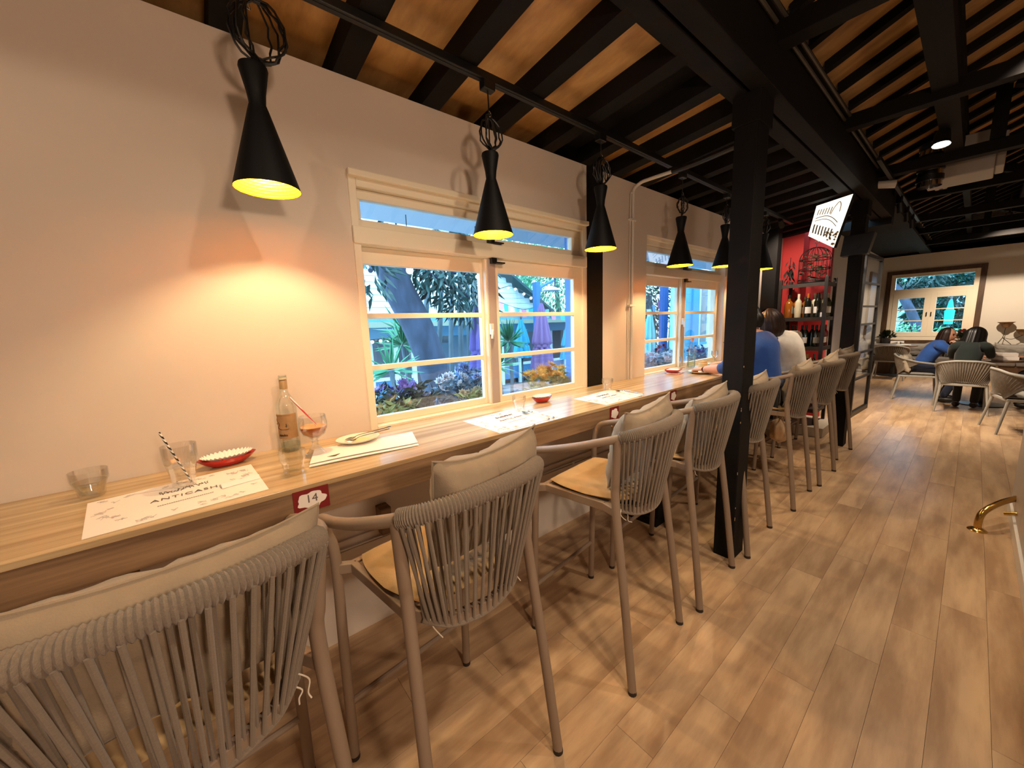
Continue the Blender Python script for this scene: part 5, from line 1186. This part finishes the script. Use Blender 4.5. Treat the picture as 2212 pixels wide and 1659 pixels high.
# white clapboard house with a gable
XH = -9.0
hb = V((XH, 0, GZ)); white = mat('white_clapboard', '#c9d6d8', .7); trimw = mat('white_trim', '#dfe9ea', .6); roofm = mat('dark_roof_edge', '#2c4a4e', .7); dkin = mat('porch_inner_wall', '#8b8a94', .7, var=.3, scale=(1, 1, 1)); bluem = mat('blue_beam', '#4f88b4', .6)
hs = thing('garden_house', 'white clapboard house with a gable roof across the garden', 'house', hb)
def hp(u, v, x=XH): return at(u, v, 'x', x)-hb
yl, yr_ = hp(640, 700).y, hp(1330, 700).y; zeave = hp(1000, 676).z; apx = hp(1045, 560); 
ev = hp(1170, 668); y_lo, z_lo = ev.y, ev.z; ya, za = apx.y, apx.z
hgt = .145; k = 0; z = zeave
slope = (za-z_lo)/(y_lo-ya); ypk = ya-2.6; zpk = za+slope*2.6
def half_at(z): return (zpk-z)/slope
while z < zpk-.1:
    a, b = max(ypk-half_at(z), yl), min(ypk+half_at(z+hgt), y_lo)
    if b-a > .1: MB().prism([(0, a, z), (.03, a, z), (.008, a, z+hgt+.01), (0, a, z+hgt+.01)], (0, b-a, 0)).build('siding_board', white, hs, smooth=0)
    z += hgt
for s in (1, -1):
    MB().bar((.12, ypk, zpk+.03), (.12, ypk+s*(half_at(z_lo)+.35), zpk-slope*(half_at(z_lo)+.35)+.03), .5, .07, (0, 0, 1)).build('roof_verge', roofm, hs, smooth=0)
MB().box((0, yl, zeave-.22), (.10, yr_+2, zeave)).build('blue_beam', bluem, hs, smooth=0)
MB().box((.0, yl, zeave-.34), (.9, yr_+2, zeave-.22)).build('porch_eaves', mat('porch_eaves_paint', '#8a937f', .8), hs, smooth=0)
MB().box((.02, yl, zeave-.60), (.08, yr_+2, zeave-.34)).build('fascia_board', mat('pale_blue_trim', '#7fb2cf', .6), hs, smooth=0)
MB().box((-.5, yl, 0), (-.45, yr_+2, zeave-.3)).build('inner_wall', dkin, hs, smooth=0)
zf = zeave-.6
for u in (797, 852, 890, 935, 1082, 1120, 1160, 1188, 1218): y_ = hp(u, 740).y; MB().box((0, y_-.05, 0), (.07, y_+.05, zf)).build('porch_post', trimw, hs, smooth=0)
for a, b in ((797, 890), (935, 1040), (1082, 1160), (1160, 1240)):
    ya_, yb_ = hp(a, 740).y, hp(b, 740).y
    MB().box((-.02, ya_, .55), (.05, yb_, .63)).build('window_rail', trimw, hs, smooth=0); MB().box((-.02, ya_, .15), (.03, yb_, .55)).build('lower_panel', mat('blue_panel', '#4a7ea6', .6), hs, smooth=0)
    MB().box((-.01, ya_, .63), (-.006, yb_, zf)).build('pane', M['glass'], hs, smooth=0)
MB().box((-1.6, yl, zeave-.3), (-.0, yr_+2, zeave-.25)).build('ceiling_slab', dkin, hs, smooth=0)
# closed parasols
def parasol(u, vt, vb, x, col, label, r=.17, tie_v=None):
    b_ = at(u, vb, 'x', x); zt = at(u, vt, 'x', x).z; t = thing('closed_parasol', label, 'parasol', (b_.x, b_.y, GZ), group='closed garden parasols'); H = zt-GZ; zb_ = max(at(u, vb, 'x', x).z-GZ, .6); zm = zb_+(H-zb_)*.35
    MB().tube([(0, 0, 0), (0, 0, H+.08)], .022, 10).build('pole', stemm, t)
    def fn(a, b):
        an = 2*math.pi*a; z = zb_+(H-zb_)*b; k = (z-zb_)/(H-zb_); rr_ = r*(1-.86*k**1.6) if z > zm else r*(1-.86*.35**1.6)*(.80+.35*((zm-z)/(zm-zb_))**.8)
        if abs(z-zm) < (H-zb_)*.03: rr_ *= .8
        return (rr_*math.cos(an)*(1+.22*math.cos(an*8)), rr_*math.sin(an)*(1+.22*math.cos(an*8)), z)
    MB().grid(fn, 64, 26, True).build('canopy', mat('canvas_'+col.strip('#'), col, .85), t, smooth=60)
    MB().lathe([(r*.72, zm-.03), (r*.76, zm), (r*.72, zm+.03)], 24).build('strap', mat('strap_'+col.strip('#'), col, .85), t)
    MB().lathe([(0, 0), (.25, 0), (.25, .06), (0, .07)], 20).build('base', stemm, t)
parasol(1039, 655, 815, -5.6, '#6a5a9c', 'closed purple parasol standing beside the slim stems', .20)
parasol(1172, 655, 795, -5.4, '#8a6a98', 'closed mauve parasol in front of the lamp post', .21)
parasol(1128, 690, 772, -6.8, '#3f9fbe', 'closed teal parasol between the white porch posts', .20)
parasol(1227, 700, 775, -7.2, '#4a9cb4', 'closed teal parasol beside the pale blue wall edge', .20)
parasol(1402, 668, 770, -6.0, '#7fc0c0', 'closed pale parasol outside the second window', .20)
# spiky plants
def spiky(u, v, x, label, n=46, L=.5, trunk=True, seed=1):
    c = at(u, v, 'x', x); t = thing('spiky_plant', label, 'plant', (c.x, c.y, GZ), group='spiky garden plants'); h = c.z-GZ; rr = random.Random(seed)
    MB().tube(crom([(0, 0, 0), (.04, .03, h*.5), (0, 0, h)], 5), .035, 8).build('stem', stemm, t); m = MB()
    for k in range(n):
        a = rr.uniform(0, 6.28); el = rr.uniform(-.5, 1.45); d = V((math.cos(a)*math.cos(el), math.sin(a)*math.cos(el), math.sin(el))); leaf(m, V((0, 0, h))+d*.03, d, L*rr.uniform(.75, 1.1), .045, (0, 0, 1), -.15)
    m.build('blades', LF['mid'], t, smooth=0)['kind'] = 'stuff'
spiky(872, 715, -6.2, 'spiky dracaena left of the leaning trunk', 60, .5, seed=2); spiky(870, 745, -5.9, 'lower spiky tuft beneath the tall dracaena', 50, .42, seed=3); spiky(845, 800, -4.8, 'pale spiky tuft low beside the dracaena', 40, .4, seed=6)
spiky(1098, 738, -5.6, 'spiky dracaena in front of the white porch', 70, .42, seed=4); spiky(1075, 790, -5.0, 'low curling spiky plant under the porch dracaena', 40, .4, seed=5)
# lamp post with a wide shade
lb_ = at(1163, 800, 'x', -6.2); t = thing('garden_lamp', 'blue garden lamp post with an arm and wide flat shade', 'lamp', (lb_.x, lb_.y, GZ)); L0 = V((lb_.x, lb_.y, GZ)); bl = mat('blue_lamp_post', '#2f6fb0', .5)
tp = at(1165, 610, 'x', -6.2)-L0; arm = at(1195, 606, 'x', -6.2)-L0; sh_ = at(1191, 625, 'x', -6.2)-L0
MB().box((-.06, -.06, 0), (.06, .06, tp.z)).build('post', bl, t, smooth=0); MB().tube(crom([tp+V((0, 0, -.25)), tp+V((0, .06, -.1)), arm], 5), .03, 8).build('arm', bl, t)
MB().lathe([(.22, -.03), (.20, .0), (.05, .06), (0, .08)], 24, c=sh_).build('shade', mat('white_shade', '#cfdfe4', .5), t); MB().tube([sh_+V((0, 0, .07)), arm], .012, 6).build('hanger', bl, t)
# string lights and bunting
def string(pts, name, label, kind, nb, seed=1):
    P_ = crom(pts, 10); b0 = P_[0]; t = thing(name, label, kind, b0); rr = random.Random(seed)
    MB().tube([p-b0 for p in P_], .008, 5).build('cable', M['black_plastic'], t)
    for k in range(nb):
        f_ = (k+.5)/nb*(len(P_)-1); i = int(f_); p = P_[i].lerp(P_[min(i+1, len(P_)-1)], f_-i)-b0
        if name == 'bunting':
            m_ = [mat('flag_pink', '#d98fb0', .8), mat('flag_teal', '#3fb3b0', .8), mat('flag_white', '#e6ecec', .8), mat('flag_sky', '#6fa8de', .8)][k % 4]
            MB().prism([p+V((0, -.085, 0)), p+V((0, .085, 0)), p+V((.02, .07, -.2)), p+V((.02, -.06, -.2))], (.004, 0, 0)).build('flag', m_, t, smooth=0)
        else: MB().ball(p+V((0, 0, -.05)), .035, 10, 8).build('bulb', bulbg, t)
bulbg = mat('lit_bulb_and_reflection', '#fff4d8', .4, emit=(1, .9, .65), estr=3)
string([at(1078, 652, 'x', -8.97), at(1100, 660, 'x', -8.4), at(1130, 668, 'x', -7.4), at(1166, 664, 'x', -6.2), at(1200, 674, 'x', -6.6), at(1245, 676, 'x', -7.2)], 'bunting', 'pastel flag bunting strung in front of the white house', 'bunting', 11)
string([at(1076, 625, 'x', -8.95), at(1105, 618, 'x', -8.6), at(1140, 636, 'x', -7.4), at(1165, 650, 'x', -6.25)], 'string_lights', 'string of round bulbs along the gable of the white house', 'string lights', 6)
string([at(795, 735, 'x', -8.4), at(830, 731, 'x', -8.4), at(860, 728, 'x', -8.4), at(880, 724, 'x', -8.4)], 'string_lights', 'string of round bulbs under the porch behind the dracaena', 'string lights', 6)
string([at(1360, 690, 'x', -6.5), at(1400, 668, 'x', -5.8), at(1430, 645, 'x', -5.0)], 'bunting', 'flag bunting outside the second window beside the blue post', 'bunting', 5)
for u, v, lab in ((885, 584, 'large glowing ball standing in for a lamp reflection before the leaning trunk'), (1031, 598, 'small glowing ball standing in for a lamp reflection among the dark leaves')):  # glowing balls stand in for indoor lamps reflected in the window glass
    p = at(u, v, 'x', -2.40); t = thing('lamp_reflection', lab, 'bulb', p, group='glowing balls for reflected lamps'); MB().ball((0, 0, 0), .024 if u < 900 else .014, 14, 10).build('globe', bulbg, t); MB().tube([(0, 0, .01), (0, 0, 2.25-p.z)], .003, 6).build('cable', M['black_plastic'], t)
# background trees
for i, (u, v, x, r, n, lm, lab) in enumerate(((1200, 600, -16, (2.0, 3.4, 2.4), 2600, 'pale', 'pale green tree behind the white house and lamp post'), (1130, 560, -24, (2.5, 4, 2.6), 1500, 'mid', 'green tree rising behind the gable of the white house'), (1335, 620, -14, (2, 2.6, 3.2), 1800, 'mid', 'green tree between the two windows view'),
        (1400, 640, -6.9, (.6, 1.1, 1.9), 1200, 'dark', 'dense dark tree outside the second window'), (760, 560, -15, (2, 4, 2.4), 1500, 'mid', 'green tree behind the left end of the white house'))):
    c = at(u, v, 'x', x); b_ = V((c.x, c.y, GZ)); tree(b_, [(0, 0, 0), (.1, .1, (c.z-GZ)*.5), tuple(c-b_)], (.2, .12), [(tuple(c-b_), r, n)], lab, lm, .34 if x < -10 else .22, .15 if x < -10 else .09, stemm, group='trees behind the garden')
# second window view: blue post, grey trunk, teal clapboard wing with a window
p = at(1431, 780, 'x', -5.0); t = thing('garden_post', 'dark blue square post outside the second window', 'post', (p.x, p.y, GZ)); MB().box((-.07, -.09, 0), (.07, .09, 3.6)).build('shaft', mat('navy_post', '#1d4a86', .6), t, smooth=0)
p = at(1447, 780, 'x', -5.6); tree(V((p.x, p.y, GZ)), [(0, 0, 0), (.05, .05, 1.6), (.02, .15, 3.4)], (.13, .11), [((0, .2, 3.5), (.6, .8, .5), 120)], 'grey trunk tree behind the dark blue post', 'mid', .2, .07, stemm)
wg = thing('garden_wing', 'teal blue clapboard wing with a white window outside the second window', 'house', (-3.6, 0, GZ)); teal = mat('teal_clapboard', '#5fb0cf', .7)
yA, yB2 = at(1452, 700, 'x', -3.6).y, at(1600, 700, 'x', -3.6).y
z = .5
ywa, ywb = at(1508, 650, 'x', -3.6).y, at(1530, 650, 'x', -3.6).y
while z < 3.0:
    MB().box((0, yA, z), (.02, ywa if 1.2 < z < 2.9 else yB2+1, z+.155)).build('siding_board', teal, wg, smooth=0)
    if 1.2 < z < 2.9: MB().box((0, ywb, z), (.02, yB2+1, z+.155)).build('siding_board', teal, wg, smooth=0)
    z += .16
MB().box((-.02, yA-.05, 0), (.05, yA+.06, 3.0)).build('corner_board', mat('light_teal_trim', '#86cfe2', .6), wg, smooth=0)
MB().box((.0, yA, 0), (.02, yB2+1, .5)).build('base_board', teal, wg, smooth=0)
for a, b in ((ywa-.05, ywa+.03), (ywb-.03, ywb+.05)): MB().box((.0, a, 1.2), (.05, b, 2.95)).build('window_jamb', trimw, wg, smooth=0)
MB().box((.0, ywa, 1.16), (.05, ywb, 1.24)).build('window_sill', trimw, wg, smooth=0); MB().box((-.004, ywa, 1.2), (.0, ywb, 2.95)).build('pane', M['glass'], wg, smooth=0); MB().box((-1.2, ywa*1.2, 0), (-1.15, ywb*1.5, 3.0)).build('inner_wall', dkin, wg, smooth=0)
MB().box((.02, ywa-.32, 1.15), (.06, ywa-.06, 2.95)).build('shutter', mat('bright_teal', '#3f9fd0', .6), wg, smooth=0)
o = MB().box((WX-.40, at(1231, 700, 'x', WX-.35).y, GZ), (WX-.30, at(1231, 700, 'x', WX-.35).y+.10, 2.25)).build('window_post', mat('blue_window_post', '#5d87c4', .6), smooth=0); props(o, 'blue outside post at the edge of the first window', 'post')
# ---- flower boxes on the outside ledge
o = MB().box((-2.50, .35, .86), (WX-.16, 2.45, .92)).box((-2.66, 3.0, .86), (WX-.16, 6.6, .92)).build('outer_ledge', mat('blue_ledge', '#6f97c9', .6), smooth=0); o['kind'] = 'structure'
def bloom_mesh(kind, col, r, cc):
    m = MB(); m2 = MB()
    if kind == 'daisy':
        for k in range(18): a = 2*math.pi*k/18; leaf(m, (0, 0, 0), (math.cos(a), math.sin(a), .35+.15*(k % 2)), r, r*.26, (0, 0, 1), -.2)
        for k in range(12): a = 2*math.pi*(k+.5)/12; leaf(m, (0, 0, .002), (math.cos(a), math.sin(a), .9), r*.62, r*.26, (0, 0, 1), -.2)
        m.lathe([(r*.3, r*.2), (r*.2, r*.36), (0, r*.42)], 12)
    else:
        for q in range(4):
            for k in range(6): a = 2*math.pi*k/6+q*.5; el = .25+.38*q; leaf(m, V((0, 0, 0)), (math.cos(a)*math.cos(el), math.sin(a)*math.cos(el), math.sin(el)), r*(1-.12*q), r*.8, (math.cos(a), math.sin(a), -.5), .5)
    return m.mesh('bloom', mat('petal_'+col.strip('#'), col, .7, var=.25, scale=(40, 40, 40), col2=cc), smooth=50)
blooms = {}
def bouquet(uv, x, kind, col, r, n, spread, label, leafc, seed, cc=None, nl=260):
    c = at(*uv, 'x', x); t = thing('flower_planter', label, 'flowers', (c.x, c.y, .92), group='flower planters on the outside ledge'); rr = random.Random(seed); h = max(c.z-.92, .12)
    m = MB()
    for k in range(nl):
        a = rr.uniform(0, 6.28); q = rr.random()**.5; d = V((rr.uniform(-1, 1), rr.uniform(-1, 1), rr.uniform(-.3, 1))); leaf(m, (spread[0]*q*math.cos(a)*.9, spread[1]*q*math.sin(a), rr.uniform(.03, h*.95)), d, rr.uniform(.05, .09), .028)
    m.build('leaves', leafc, t, smooth=0)['kind'] = 'stuff'
    MB().box((-spread[0]*.5, -spread[1]*.5, .001), (spread[0]*.5, spread[1]*.5, .07)).build('trough', mat('slate_trough', '#3a4656', .7), t, smooth=0, bevel=.006)
    key = (kind, col, r)
    if key not in blooms: blooms[key] = bloom_mesh(kind, col, r, cc)
    for k in range(n):
        a = rr.uniform(0, 6.28); q = rr.random()**.5; o = link('bloom', blooms[key], t, (spread[0]*q*math.cos(a), spread[1]*q*math.sin(a), h*rr.uniform(.72, 1.12)), (rr.uniform(-.5, .5), rr.uniform(.2, 1.2), rr.uniform(0, 6))); s = rr.uniform(.75, 1.2); o.scale = (s, s, s)
dkl = mat('dark_flower_leaf', '#26382f', .7, var=.4, scale=(20, 20, 20)); oll = mat('olive_flower_leaf', '#8a9a60', .7, var=.4, scale=(20, 20, 20)); bll = mat('bluish_flower_leaf', '#5e7f96', .7, var=.4, scale=(20, 20, 20))
bouquet((850, 833), -2.25, 'daisy', '#8a74c9', .05, 11, (.10, .22), 'planter of purple asters outside the first window', dkl, 1)
bouquet((845, 872), -2.12, 'daisy', '#c9a66a', .028, 12, (.05, .16), 'low tan dried flowers in front of the purple asters', oll, 2, nl=120)
bouquet((905, 850), -2.30, 'daisy', '#c8c3de', .045, 8, (.10, .12), 'pale lilac asters beside the leaning trunk view', dkl, 3)
bouquet((975, 822), -2.30, 'rose', '#d5dbe8', .045, 10, (.10, .13), 'white roses outside the first window, left of the meeting stile', bll, 4)
bouquet((1026, 800), -2.38, 'rose', '#8b9cc8', .05, 16, (.10, .16), 'grey blue hydrangeas outside the first window', bll, 5)
bouquet((1034, 845), -2.13, 'rose', '#b3aa92', .032, 14, (.06, .14), 'dried olive and cream flowers before the hydrangeas', oll, 6, nl=160)
bouquet((1180, 803), -2.15, 'daisy', '#ffc24a', .062, 22, (.12, .20), 'bunch of orange sunflowers outside the right sash of the first window', oll, 7, cc='#d0781c')
bouquet((1207, 812), -2.27, 'rose', '#8a9676', .035, 8, (.05, .06), 'dusty green flowers at the end of the sunflower bunch', oll, 8, nl=120)
bouquet((1425, 770), -2.3, 'rose', '#cfd2de', .05, 26, (.14, .36), 'planter of white roses outside the second window', bll, 9)
bouquet((1440, 752), -2.5, 'rose', '#7b2450', .04, 12, (.12, .36), 'dark crimson flowers behind the white roses', bll, 10, nl=150)
bouquet((1510, 752), -2.4, 'rose', '#6c4f8f', .04, 12, (.12, .22), 'violet flowers outside the right sash of the second window', bll, 11, nl=150)
# ---- beyond the far window
XW = YF+5.5
p = at(1935, 735, 'y', YF+4.0); t = thing('garden_house', 'pale blue clapboard house wall beyond the far window', 'house', (0, XW+2, GZ)); z = 0
while z < 2.9: MB().box((-4.5, 0, z), (.2, .03, z+.22)).build('siding_board', mat('cyan_clapboard', '#9fd4e4', .7) if z == 0 else bpy.data.materials['cyan_clapboard'], t, smooth=0); z += .225
MB().prism([(-5, -.5, 2.85), (.7, -.5, 2.85), (-2.4, -.5, 4.1)], (0, .6, 0)).build('gable', bpy.data.materials['cyan_clapboard'], t, smooth=0)
MB().box((-4.6, -.05, .62), (.25, .0, .80)).build('blue_band', bluem, t, smooth=0)
a, b = at(1932, 620, 'y', YF+3.0), at(1985, 720, 'y', YF+3.0); base = V((b.x+.25, b.y, GZ))
tree(base, [(0, 0, 0), tuple(b-base), tuple(a.lerp(b, .5)-base+V((.05, 0, .05))), tuple(a-base), tuple(a-base+V((-.7, 0, .6)))], (.13, .10), [(tuple(at(1975, 600, 'y', YF+3.4)-base), (.8, .5, .45), 420), (tuple(at(1990, 630, 'y', YF+3.4)-base), (.35, .3, .35), 200)], 'diagonal leaning tree trunk outside the far window', 'dark', .22, .08)
for i, (u, v, r, n, lm, lab) in enumerate(((2050, 650, (1.0, .6, 1.5), 1300, 'dark', 'dense dark bush tree behind the far teal parasol'), (2010, 690, (.6, .5, .9), 600, 'mid', 'soft green bush outside the right far casement'), (2095, 620, (.8, .5, 1.4), 700, 'dark', 'dark tree at the edge of the far window'), (1990, 590, (1.8, .8, .6), 900, 'mid', 'leafy canopy above the far window view'))):
    c = at(u, v, 'y', YF+4.6+.3*i); b_ = V((c.x, c.y, GZ)); tree(b_, [(0, 0, 0), (.05, 0, (c.z-GZ)*.5), tuple(c-b_)], (.1, .06), [(tuple(c-b_), r, n)], lab, lm, .22, .1, stemm, group='bushes outside the far window')
c = at(1945, 725, 'y', YF+2.2); t = thing('garden_hedge', 'low flowering hedge below the far window', 'hedge', (c.x, c.y, GZ)); crown((0, 0, c.z-GZ-.15), (1.5, .35, .45), 1300, .12, .06, 5, 0, .2).build('foliage', LF['pale'], t, smooth=0)['kind'] = 'stuff'; MB().tube([(0, 0, 0), (0, 0, .6)], .03, 6).build('stem', stemm, t)
tl_ = at(2056, 640, 'y', YF+3.2); bl_ = at(2054, 700, 'y', YF+3.2); t = thing('closed_parasol', 'bright teal closed parasol beyond the far window', 'parasol', (tl_.x, tl_.y, GZ)); H = tl_.z-GZ
MB().tube([(0, 0, 0), (0, 0, H+.1)], .025, 10).build('pole', stemm, t); zz = bl_.z-GZ
MB().lathe([(.0, H), (.04, H-.15), (.09, H-.45), (.105, (H+zz)/2), (.09, zz), (0, zz)], 20).build('canopy', mat('bright_teal_canvas', '#12d6cf', .8), t); MB().lathe([(0, 0), (.25, 0), (.25, .06), (0, .07)], 20).build('base', stemm, t)
